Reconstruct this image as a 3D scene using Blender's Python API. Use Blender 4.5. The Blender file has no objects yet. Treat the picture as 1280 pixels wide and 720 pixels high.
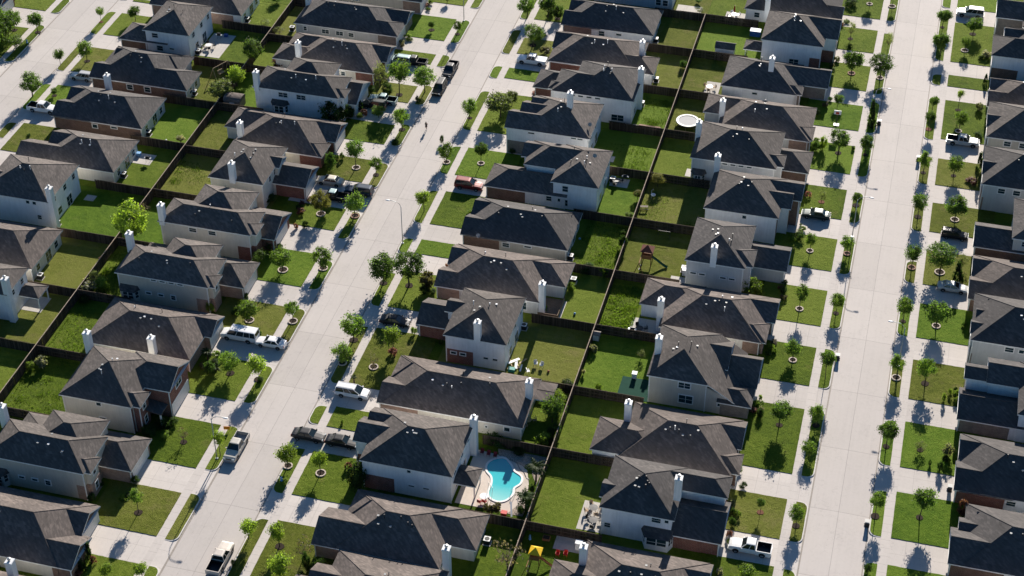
import bpy, bmesh, math, random
from mathutils import Vector, Matrix
PI=math.pi; R=math.radians
SC=bpy.context.scene; COL=SC.collection
SUN_EL=23.3; SUN_AZ=1.5

# ------------------------------------------------------------------ helpers
class MB:
    """collects faces, builds ONE mesh object"""
    def __init__(s): s.v=[]; s.f=[]; s.m=[]; s.t=[]
    def face(s,pts,m=0,tone=.5):
        n=len(s.v); s.v+= [tuple(p) for p in pts]; s.f.append(tuple(range(n,n+len(pts)))); s.m.append(m); s.t.append(tone)
    def box(s,x0,y0,z0,x1,y1,z1,m=0,bottom=True):
        n=len(s.v)
        s.v+=[(x0,y0,z0),(x1,y0,z0),(x1,y1,z0),(x0,y1,z0),(x0,y0,z1),(x1,y0,z1),(x1,y1,z1),(x0,y1,z1)]
        F=[(0,1,5,4),(1,2,6,5),(2,3,7,6),(3,0,4,7),(4,5,6,7)]+([(3,2,1,0)] if bottom else [])
        for f in F: s.f.append(tuple(n+i for i in f)); s.m.append(m); s.t.append(.5)
    def obox(s,c,ax,ay,az,m=0):
        """box from centre and three half-axis vectors"""
        c=Vector(c);ax=Vector(ax);ay=Vector(ay);az=Vector(az); n=len(s.v)
        for z in (-1,1):
            for (x,y) in ((-1,-1),(1,-1),(1,1),(-1,1)): s.v.append(tuple(c+ax*x+ay*y+az*z))
        for f in [(0,1,5,4),(1,2,6,5),(2,3,7,6),(3,0,4,7),(4,5,6,7),(3,2,1,0)]: s.f.append(tuple(n+i for i in f)); s.m.append(m); s.t.append(.5)
    def tube(s,pts,rad,k=6,m=0,cap=True):
        pts=[Vector(p) for p in pts]; n0=len(s.v)
        if not hasattr(rad,'__len__'): rad=[rad]*len(pts)
        for i,p in enumerate(pts):
            d=(pts[min(i+1,len(pts)-1)]-pts[max(i-1,0)])
            if d.length<1e-9: d=Vector((0,0,1))
            d.normalize(); a=d.orthogonal().normalized() if abs(d.z)<.9 else Vector((1,0,0))
            a=(a-d*a.dot(d)).normalized(); b=d.cross(a)
            for j in range(k):
                t=2*PI*j/k; s.v.append(tuple(p+(a*math.cos(t)+b*math.sin(t))*rad[i]))
        for i in range(len(pts)-1):
            for j in range(k):
                a=n0+i*k+j; b=n0+i*k+(j+1)%k
                s.f.append((a,b,b+k,a+k)); s.m.append(m); s.t.append(.5)
        if cap:
            s.f.append(tuple(n0+j for j in range(k))[::-1]); s.m.append(m); s.t.append(.5)
            s.f.append(tuple(n0+(len(pts)-1)*k+j for j in range(k))); s.m.append(m); s.t.append(.5)
    def cyl(s,x,y,z0,z1,r0,r1=None,k=12,m=0): s.tube([(x,y,z0),(x,y,z1)],[r0,r0 if r1 is None else r1],k,m)
    def lathe(s,c,prof,k=16,m=0,ax='z'):
        n0=len(s.v); c=Vector(c)
        for (r,h) in prof:
            for j in range(k):
                t=2*PI*j/k
                d=(r*math.cos(t),r*math.sin(t),h) if ax=='z' else (r*math.cos(t),h,r*math.sin(t))
                s.v.append(tuple(c+Vector(d)))
        for i in range(len(prof)-1):
            for j in range(k):
                a=n0+i*k+j;b=n0+i*k+(j+1)%k
                s.f.append((a,b,b+k,a+k)); s.m.append(m); s.t.append(.5)
    def build(s,name,mats,parent=None,loc=(0,0,0),smooth=False,tone=False,shift=None):
        me=bpy.data.meshes.new(name); v=s.v
        if shift: v=[(a-shift[0],b-shift[1],c-shift[2]) for a,b,c in v]
        me.from_pydata(v,[],s.f)
        if not isinstance(mats,(list,tuple)): mats=[mats]
        for m in mats: me.materials.append(m)
        if len(mats)>1: me.polygons.foreach_set('material_index',s.m)
        if smooth: me.polygons.foreach_set('use_smooth',[True]*len(s.f))
        if tone:
            at=me.attributes.new('tone','FLOAT','FACE'); at.data.foreach_set('value',s.t)
        me.update()
        o=bpy.data.objects.new(name,me); COL.objects.link(o); o.location=loc
        if parent is not None: o.parent=parent
        return o
def tag(o,label=None,cat=None,group=None,kind=None):
    if label: o['label']=label
    if cat: o['category']=cat
    if group: o['group']=group
    if kind: o['kind']=kind
    return o
def empty(name,loc,rz=0):
    o=bpy.data.objects.new(name,None); COL.objects.link(o); o.location=loc; o.rotation_euler=(0,0,rz); o.empty_display_size=.3
    return o
def struct(mb,name,mat,**k): return tag(mb.build(name,mat,**k),kind='structure')
def inst(src,name,parent=None,loc=(0,0,0),rz=0,scale=(1,1,1)):
    o=bpy.data.objects.new(name,src.data); COL.objects.link(o); o.location=loc; o.rotation_euler=(0,0,rz); o.scale=scale
    if parent is not None: o.parent=parent
    return o
def copy_tree(root,loc,rz=None):
    r=root.copy(); COL.objects.link(r); r.location=loc
    if rz is not None: r.rotation_euler=(0,0,rz)
    for ch in list(root.children):
        c=ch.copy(); COL.objects.link(c); c.parent=r
        for g in list(ch.children):
            d=g.copy(); COL.objects.link(d); d.parent=c
    return r
# ------------------------------------------------------------------ materials
def newmat(name,rough=.8,spec=.3):
    m=bpy.data.materials.new(name); m.use_nodes=True; nt=m.node_tree; b=nt.nodes['Principled BSDF']
    b.inputs['Roughness'].default_value=rough; b.inputs['Specular IOR Level'].default_value=spec
    return m,nt,b
def N(nt,t,**k):
    n=nt.nodes.new(t)
    for a,v in k.items(): setattr(n,a,v)
    return n
def math_(nt,op,a,b=None,c=None):
    n=N(nt,'ShaderNodeMath',operation=op)
    for i,v in enumerate((a,b,c)):
        if v is None: continue
        if hasattr(v,'links') or hasattr(v,'is_output'): nt.links.new(v,n.inputs[i])
        else: n.inputs[i].default_value=v
    return n.outputs[0]
def noise(nt,vec,scale,detail=3,rough=.6,lac=2.0):
    n=N(nt,'ShaderNodeTexNoise'); n.inputs['Scale'].default_value=scale; n.inputs['Detail'].default_value=detail; n.inputs['Roughness'].default_value=rough
    if vec is not None: nt.links.new(vec,n.inputs['Vector'])
    return n.outputs['Fac']
def ramp(nt,fac,stops):
    n=N(nt,'ShaderNodeValToRGB'); e=n.color_ramp.elements
    while len(e)<len(stops): e.new(.5)
    for i,(p,c) in enumerate(stops):
        e[i].position=p; e[i].color=(c[0],c[1],c[2],1) if hasattr(c,'__len__') else (c,c,c,1)
    nt.links.new(fac,n.inputs[0]); return n.outputs[0]
def mix(nt,f,a,b,mode='MIX'):
    n=N(nt,'ShaderNodeMix',data_type='RGBA',blend_type=mode)
    for i,v in ((0,f),(6,a),(7,b)):
        if hasattr(v,'is_output'): nt.links.new(v,n.inputs[i])
        elif i==0: n.inputs[0].default_value=v
        else: n.inputs[i].default_value=(v[0],v[1],v[2],1)
    return n.outputs[2]
def pos(nt,scale=None):
    g=N(nt,'ShaderNodeNewGeometry').outputs['Position']
    if scale:
        mp=N(nt,'ShaderNodeMapping'); mp.inputs['Scale'].default_value=scale; nt.links.new(g,mp.inputs['Vector']); return mp.outputs[0]
    return g
def bump(nt,b,h,strength=.3,dist=.05):
    n=N(nt,'ShaderNodeBump'); n.inputs['Strength'].default_value=strength; n.inputs['Distance'].default_value=dist
    nt.links.new(h,n.inputs['Height']); nt.links.new(n.outputs[0],b.inputs['Normal'])
M={}
def plain(name,c,rough=.6,spec=.3,metal=0,var=.12,scale=3):
    m,nt,b=newmat(name,rough,spec); b.inputs['Metallic'].default_value=metal
    f=noise(nt,pos(nt),scale,4,.65)
    col=ramp(nt,f,[(.3,tuple(x*(1-var) for x in c)),(.7,tuple(min(1,x*(1+var)) for x in c))])
    nt.links.new(col,b.inputs['Base Color']); M[name]=m; return m
def objrand(nt): return N(nt,'ShaderNodeObjectInfo').outputs['Random']
def concrete(name,c,joint=None,stain=.2,tone=.0):
    m,nt,b=newmat(name,.85,.25); P=pos(nt)
    a=noise(nt,P,.16,4,.6); d=noise(nt,P,2.2,5,.7); e=noise(nt,P,14,2,.6)
    st=noise(nt,pos(nt,(2.2,.09,1)),1.0,4,.65)           # wear stretched along the street
    v=math_(nt,'ADD',math_(nt,'MULTIPLY',a,.35),math_(nt,'ADD',math_(nt,'MULTIPLY',d,.3),math_(nt,'ADD',math_(nt,'MULTIPLY',e,.15),math_(nt,'MULTIPLY',st,.25))))
    lo=tuple(x*(1-stain) for x in c); hi=tuple(min(1,x*(1+stain*.6)) for x in c)
    col=ramp(nt,v,[(.36,lo),(.5,c),(.68,hi)])
    if tone:
        k=math_(nt,'ADD',math_(nt,'MULTIPLY',objrand(nt),tone),1-tone*.6)
        cc=N(nt,'ShaderNodeCombineColor'); 
        for i in range(3): nt.links.new(k,cc.inputs[i])
        col=mix(nt,1.0,col,cc.outputs[0],'MULTIPLY')
    if joint:
        s=N(nt,'ShaderNodeSeparateXYZ'); nt.links.new(P,s.inputs[0]); lines=None
        for axis,period,off,w in joint:
            q=math_(nt,'ADD',s.outputs[axis],-off)
            wob=math_(nt,'MULTIPLY',math_(nt,'ADD',noise(nt,P,.8,2),-.5),.08); q=math_(nt,'ADD',q,wob)
            if period: q=math_(nt,'ADD',math_(nt,'MODULO',math_(nt,'ADD',math_(nt,'MODULO',q,period),period*1.5),period),-period*.5)
            l=math_(nt,'LESS_THAN',math_(nt,'ABSOLUTE',q),w)
            lines=l if lines is None else math_(nt,'MAXIMUM',lines,l)
        # each cast panel has its own tone; faint oil spots
        if joint[0][1]==0 or len(joint)>1:
            py=math_(nt,'FLOOR',math_(nt,'DIVIDE',math_(nt,'ADD',s.outputs[1],-joint[1][2]),joint[1][1] or 3.05)); pxs=math_(nt,'GREATER_THAN',s.outputs[0],joint[0][2])
            wn=N(nt,'ShaderNodeTexWhiteNoise',noise_dimensions='1D'); nt.links.new(math_(nt,'ADD',math_(nt,'MULTIPLY',py,2.0),pxs),wn.inputs['W'])
            k=math_(nt,'ADD',math_(nt,'MULTIPLY',wn.outputs['Value'],.09),.945); cc=N(nt,'ShaderNodeCombineColor')
            for i in range(3): nt.links.new(k,cc.inputs[i])
            col=mix(nt,1.0,col,cc.outputs[0],'MULTIPLY')
        oil=ramp(nt,noise(nt,P,.9,3,.75),[(.70,0.),(.78,1.)]); col=mix(nt,math_(nt,'MULTIPLY',oil,.22),col,tuple(x*.45 for x in c))
        crack=ramp(nt,math_(nt,'ABSOLUTE',math_(nt,'ADD',noise(nt,P,.13,5,.6),-.5)),[(.0,1.),(.0035,0.)]); col=mix(nt,math_(nt,'MULTIPLY',crack,.22),col,tuple(x*.4 for x in c))
        col=mix(nt,math_(nt,'MULTIPLY',lines,.6),col,tuple(x*.40 for x in c))
    nt.links.new(col,b.inputs['Base Color']); bump(nt,b,e,.12,.02); M[name]=m; return m
def lawn(name,dark,midc,light,dry,dryness):
    m,nt,b=newmat(name,.95,.1); P=pos(nt)
    big=noise(nt,P,.22,4,.6); med=noise(nt,P,1.3,5,.7); fine=noise(nt,P,7.5,4,.75); vf=noise(nt,P,22,2,.7)
    rnd=math_(nt,'MULTIPLY',objrand(nt),.16)
    v=math_(nt,'ADD',math_(nt,'ADD',math_(nt,'MULTIPLY',big,.3),math_(nt,'MULTIPLY',med,.3)),math_(nt,'ADD',math_(nt,'MULTIPLY',fine,.40),math_(nt,'ADD',math_(nt,'MULTIPLY',vf,.22),math_(nt,'ADD',rnd,-.06))))
    col=ramp(nt,v,[(.45,dark),(.58,midc),(.71,light)])
    patch=ramp(nt,noise(nt,P,.32,5,.7),[(.62-dryness*.5,0.),(.84-dryness*.5,1.)])
    col=mix(nt,math_(nt,'MULTIPLY',patch,.7),col,dry)
    nt.links.new(col,b.inputs['Base Color'])
    h=math_(nt,'ADD',fine,math_(nt,'MULTIPLY',med,.9)); bump(nt,b,h,.9,.3); M[name]=m
def shingle(name,c,warm):
    m,nt,b=newmat(name,.92,.18); P=pos(nt)
    s=N(nt,'ShaderNodeSeparateXYZ'); nt.links.new(P,s.inputs[0])
    u=math_(nt,'ADD',s.outputs[0],s.outputs[1])
    row=math_(nt,'FLOOR',math_(nt,'MULTIPLY',s.outputs[2],5.4))       # courses by height
    jit=math_(nt,'MULTIPLY',row,17.37)
    cb=N(nt,'ShaderNodeCombineXYZ'); nt.links.new(math_(nt,'ADD',math_(nt,'MULTIPLY',u,1.9),jit),cb.inputs[0]); nt.links.new(math_(nt,'MULTIPLY',row,3.1),cb.inputs[1])
    wn=noise(nt,cb.outputs[0],1.0,1,.5)
    big=noise(nt,P,.35,4,.6); fine=noise(nt,P,9,2,.6)
    v=math_(nt,'ADD',math_(nt,'MULTIPLY',wn,.50),math_(nt,'ADD',math_(nt,'MULTIPLY',big,.37),math_(nt,'MULTIPLY',fine,.13)))
    k=math_(nt,'MULTIPLY',math_(nt,'ADD',objrand(nt),-.5),.07); v=math_(nt,'ADD',v,k)
    col=ramp(nt,v,[(.28,tuple(x*.62 for x in c)),(.5,c),(.72,tuple(x*1.5 for x in warm))])
    nt.links.new(col,b.inputs['Base Color'])
    fr=math_(nt,'FRACT',math_(nt,'MULTIPLY',s.outputs[2],5.4)); bump(nt,b,math_(nt,'ADD',math_(nt,'MULTIPLY',fr,-.6),wn),.35,.05); M[name]=m
def siding(name,c,lap=5.0):
    m,nt,b=newmat(name,.65,.3); P=pos(nt); s=N(nt,'ShaderNodeSeparateXYZ'); nt.links.new(P,s.inputs[0])
    fr=math_(nt,'FRACT',math_(nt,'MULTIPLY',s.outputs[2],lap))
    f=noise(nt,P,.7,4,.6); st=noise(nt,pos(nt,(3,3,.25)),1.2,3,.6)
    v=math_(nt,'ADD',math_(nt,'MULTIPLY',f,.5),math_(nt,'MULTIPLY',st,.5))
    col=ramp(nt,v,[(.35,tuple(x*.86 for x in c)),(.6,c)])
    line=math_(nt,'LESS_THAN',fr,.14); col=mix(nt,math_(nt,'MULTIPLY',line,.3),col,tuple(x*.45 for x in c))
    nt.links.new(col,b.inputs['Base Color']); bump(nt,b,fr,.4,.03); M[name]=m
def brick(name,c1,c2,mortar):
    m,nt,b=newmat(name,.9,.2); P=pos(nt); s=N(nt,'ShaderNodeSeparateXYZ'); nt.links.new(P,s.inputs[0])
    cb=N(nt,'ShaderNodeCombineXYZ'); nt.links.new(math_(nt,'ADD',s.outputs[0],s.outputs[1]),cb.inputs[0]); nt.links.new(s.outputs[2],cb.inputs[1])
    t=N(nt,'ShaderNodeTexBrick'); nt.links.new(cb.outputs[0],t.inputs['Vector']); t.inputs['Scale'].default_value=1
    t.inputs['Brick Width'].default_value=.42; t.inputs['Row Height'].default_value=.16; t.inputs['Mortar Size'].default_value=.018
    for k,c in (('Color1',c1),('Color2',c2),('Mortar',mortar)): t.inputs[k].default_value=(*c,1)
    f=noise(nt,P,1.1,4,.7); sh=ramp(nt,f,[(.3,.78),(.7,1.15)])
    col=mix(nt,1.0,t.outputs['Color'],sh,'MULTIPLY'); nt.links.new(col,b.inputs['Base Color']); bump(nt,b,t.outputs['Fac'],-.3,.02); M[name]=m
def leafmat(name,c,trans=.35,var=.45,tip=None):
    m,nt,b=newmat(name,.6,.25)
    at=N(nt,'ShaderNodeAttribute',attribute_name='tone'); 
    t2=tip or tuple(min(1,x*1.7) for x in c)
    v=math_(nt,'ADD',at.outputs['Fac'],math_(nt,'MULTIPLY',math_(nt,'ADD',objrand(nt),-.5),.5))
    col=ramp(nt,v,[(.0,tuple(x*(1-var) for x in c)),(.5,c),(1.,t2)])
    nt.links.new(col,b.inputs['Base Color'])
    tr=N(nt,'ShaderNodeBsdfTranslucent'); nt.links.new(mix(nt,1.,col,(1.5,1.6,.7),'MULTIPLY'),tr.inputs[0])
    ms=N(nt,'ShaderNodeMixShader'); ms.inputs[0].default_value=trans+.2
    out=nt.nodes['Material Output']; nt.links.new(b.outputs[0],ms.inputs[1]); nt.links.new(tr.outputs[0],ms.inputs[2]); nt.links.new(ms.outputs[0],out.inputs[0]); M[name]=m
def paint(name,c,metal=.0):
    m,nt,b=newmat(name,.42,.28); b.inputs['Coat Weight'].default_value=.16; b.inputs['Coat Roughness'].default_value=.10; b.inputs['Metallic'].default_value=metal
    f=noise(nt,pos(nt),2.5,3,.6); nt.links.new(ramp(nt,f,[(.3,tuple(x*.9 for x in c)),(.7,c)]),b.inputs['Base Color']); M[name]=m

concrete('road_concrete',(.50,.475,.45),None,.10)
concrete('gutter_dirt_shade',(.27,.24,.21),[(1,3.05,.7,.02)],.3)  # dark tone: gutter dirt plus the kerb face's shade painted in
concrete('road_mid',(.455,.415,.385),[(0,0,-80.9,.03),(1,12.7,154.0,.035),(0,0,-82.95,.012)],.13)
concrete('road_right',(.475,.433,.402),[(0,0,.75,.03),(1,12.7,199.6,.035)],.11)
concrete('road_left',(.455,.417,.387),[(0,0,-161.8,.03),(1,12.7,243.0,.035)],.13)
concrete('drive_concrete',(.50,.457,.422),[(1,3.05,0.4,.018),(0,3.05,1.1,.018)],.13,.16)
concrete('walk_concrete',(.48,.438,.405),[(1,1.52,.2,.02)],.14)
concrete('kerb_concrete',(.56,.53,.50),[(1,3.05,.7,.02)],.28)
concrete('patio_concrete',(.47,.44,.40),[(0,2.4,.5,.015),(1,2.4,.3,.015)],.2,.2)
lawn('lawn_bright',(.040,.088,.006),(.086,.156,.010),(.142,.212,.022),(.150,.178,.036),.06)
lawn('lawn_mid',(.046,.080,.006),(.094,.142,.010),(.150,.196,.024),(.165,.165,.040),.10)
lawn('lawn_dry',(.062,.082,.008),(.112,.134,.016),(.168,.182,.036),(.200,.172,.066),.2)
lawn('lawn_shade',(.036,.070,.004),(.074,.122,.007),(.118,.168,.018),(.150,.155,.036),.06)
lawn('soil_ground',(.042,.048,.014),(.070,.072,.026),(.10,.095,.042),(.13,.105,.065),.35)
shingle('shingle_brown',(.104,.088,.080),(.132,.108,.096))
shingle('shingle_charcoal',(.078,.072,.070),(.100,.088,.083))
shingle('shingle_taupe',(.094,.083,.077),(.120,.102,.093))
siding('siding_white',(.84,.845,.85)); siding('siding_cream',(.72,.68,.60)); siding('siding_tan',(.58,.53,.45)); siding('siding_grey',(.58,.585,.58)); siding('siding_blue',(.46,.54,.60))
brick('brick_red',(.23,.072,.05),(.17,.052,.038),(.30,.24,.2)); brick('brick_brown',(.20,.105,.07),(.15,.075,.052),(.27,.23,.19)); brick('brick_pink',(.34,.22,.17),(.28,.17,.13),(.38,.32,.27)); brick('brick_grey',(.24,.2,.17),(.19,.16,.14),(.3,.27,.24))
plain('trim_white',(.74,.74,.72),.5,.35); plain('trim_cream',(.62,.57,.48),.5,.35)
plain('garage_white',(.70,.69,.66),.45,.35,var=.05)
m,nt,b=newmat('window_glass',.06,.6); b.inputs['Base Color'].default_value=(.018,.040,.050,1); M['glass']=m
m,nt,b=newmat('car_glass',.05,.6); b.inputs['Base Color'].default_value=(.012,.02,.022,1); M['carglass']=m
plain('metal_grey',(.42,.43,.44),.4,.5,.7); plain('metal_dark',(.03,.03,.032),.5,.4,.2); plain('ac_grey',(.32,.32,.31),.5,.4); plain('plastic_black',(.014,.014,.016),.45,.4); plain('rubber',(.012,.012,.012),.85,.2)
plain('rim',(.38,.38,.39),.3,.5,.8); plain('lamp_metal',(.36,.38,.39),.45,.5,.5)
plain('wood_fence',(.085,.064,.048),.9,.15,var=.4,scale=5)
def fencewood(key,f):
    m,nt,b=newmat('fence_boards',.92,.12); P=pos(nt); s=N(nt,'ShaderNodeSeparateXYZ'); nt.links.new(P,s.inputs[0])
    u=math_(nt,'MULTIPLY',math_(nt,'ADD',s.outputs[0],s.outputs[1]),6.9)
    idx=math_(nt,'FLOOR',u); w=N(nt,'ShaderNodeTexWhiteNoise',noise_dimensions='1D'); nt.links.new(idx,w.inputs['W'])
    gr=noise(nt,pos(nt,(7,7,.7)),2,4,.65); big=noise(nt,P,.28,3,.6)
    v=math_(nt,'ADD',math_(nt,'MULTIPLY',w.outputs['Value'],.42),math_(nt,'ADD',math_(nt,'MULTIPLY',gr,.4),math_(nt,'MULTIPLY',big,.4)))
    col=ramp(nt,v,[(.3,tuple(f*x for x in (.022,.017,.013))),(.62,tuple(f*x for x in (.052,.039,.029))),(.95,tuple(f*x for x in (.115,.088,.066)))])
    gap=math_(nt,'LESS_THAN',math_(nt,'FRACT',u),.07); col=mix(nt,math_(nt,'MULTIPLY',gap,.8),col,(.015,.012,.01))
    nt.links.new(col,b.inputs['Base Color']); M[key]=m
fencewood('fence',1.0); fencewood('fence_lit',1.35); plain('wood_cap',(.30,.24,.19),.9,.15,var=.4,scale=3)  # fence_lit: same boards, lighter, light on their side put into the colour
plain('wood_warm',(.26,.12,.05),.7,.25,var=.3,scale=6); plain('wood_red',(.13,.045,.03),.7,.25,var=.25,scale=6); plain('wood_pale',(.42,.30,.17),.7,.25,var=.25,scale=6); plain('wood_deck',(.19,.135,.095),.85,.2,var=.3,scale=6); plain('wood_grey',(.2,.17,.145),.85,.2,var=.3,scale=6)
plain('bark',(.10,.075,.055),.9,.15,var=.35,scale=8); plain('twig',(.16,.125,.095),.9,.15,var=.3,scale=8)
plain('mulch',(.034,.025,.019),.95,.1,var=.6,scale=9); plain('edging_stone',(.52,.44,.38),.85,.2,var=.3,scale=5); plain('edging_brick',(.33,.2,.15),.85,.2,var=.3,scale=5); plain('mulch_red',(.15,.07,.045),.95,.1,var=.4,scale=9); plain('rock_bed',(.30,.25,.21),.95,.15,var=.7,scale=7)
leafmat('leaf_d',(.080,.135,.030)); leafmat('leaf_m',(.108,.172,.034)); leafmat('leaf_l',(.18,.25,.04)); leafmat('leaf_g',(.105,.13,.055)); leafmat('leaf_o',(.13,.125,.038)); leafmat('leaf_w',(.115,.135,.06)); leafmat('leaf_b',(.16,.13,.09),.2)
leafmat('leaf_wd',(.078,.125,.016),.3); leafmat('leaf_L',(.125,.185,.032)); leafmat('leaf_S',(.036,.068,.018)); leafmat('leaf_C',(.02,.038,.013)); leafmat('leaf_P',(.16,.07,.06),.3,.5,(.42,.18,.17)); leafmat('leaf_W',(.15,.16,.10),.3,.5,(.42,.38,.31)); leafmat('leaf_G',(.10,.088,.05),.25); leafmat('leaf_Y',(.06,.11,.02),.3,.5,(.2,.24,.05))
paint('paint_white',(.74,.74,.74)); paint('paint_black',(.008,.008,.010)); paint('paint_silver',(.50,.51,.51),.2); paint('paint_champagne',(.50,.47,.42),.15); paint('paint_charcoal',(.035,.034,.036),.3); paint('paint_red',(.19,.018,.016),.1); paint('paint_navy',(.014,.03,.055),.3); paint('paint_teal',(.30,.40,.40),.3); paint('paint_green',(.012,.035,.035),.1); paint('paint_beige',(.50,.46,.38),.2); paint('paint_darkgreen',(.01,.018,.016),.2); paint('paint_pearl',(.58,.52,.46),.2)
plain('headlamp',(.6,.62,.62),.15,.6,var=.02); plain('tail_red',(.28,.012,.01),.25,.5); plain('plate',(.6,.6,.58),.5,.3,var=.03)
plain('red_plastic',(.5,.02,.015),.45,.4); plain('yellow_tarp',(.75,.47,.015),.6,.3); plain('orange_sign',(.75,.24,.01),.6,.3); plain('blue_tarp',(.012,.07,.28),.5,.35); plain('green_slide',(.012,.11,.06),.4,.4); plain('white_plastic',(.72,.72,.72),.4,.4,var=.04); plain('hydrant_blue',(.18,.38,.62),.5,.4); plain('maroon',(.16,.02,.03),.7,.3); plain('umbrella_red',(.33,.02,.02),.7,.2); plain('tramp_mat',(.31,.31,.32),.7,.3,var=.06); plain('tarp_teal',(.03,.25,.22),.5,.3); plain('green_carpet',(.012,.052,.036),.9,.1); plain('tan_cushion',(.45,.33,.22),.8,.2)
plain('skin',(.32,.19,.13),.6,.3,var=.05); plain('hair_dark',(.02,.014,.01),.6,.3); plain('cloth_black',(.012,.012,.014),.85,.2); plain('cloth_shorts',(.07,.03,.03),.85,.2); plain('shoe_white',(.6,.6,.6),.6,.3); plain('terracotta',(.35,.14,.08),.8,.2)
plain('pool_rim',(.72,.71,.68),.6,.3,var=.05); concrete('pool_deck',(.53,.46,.40),None,.2)
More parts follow.
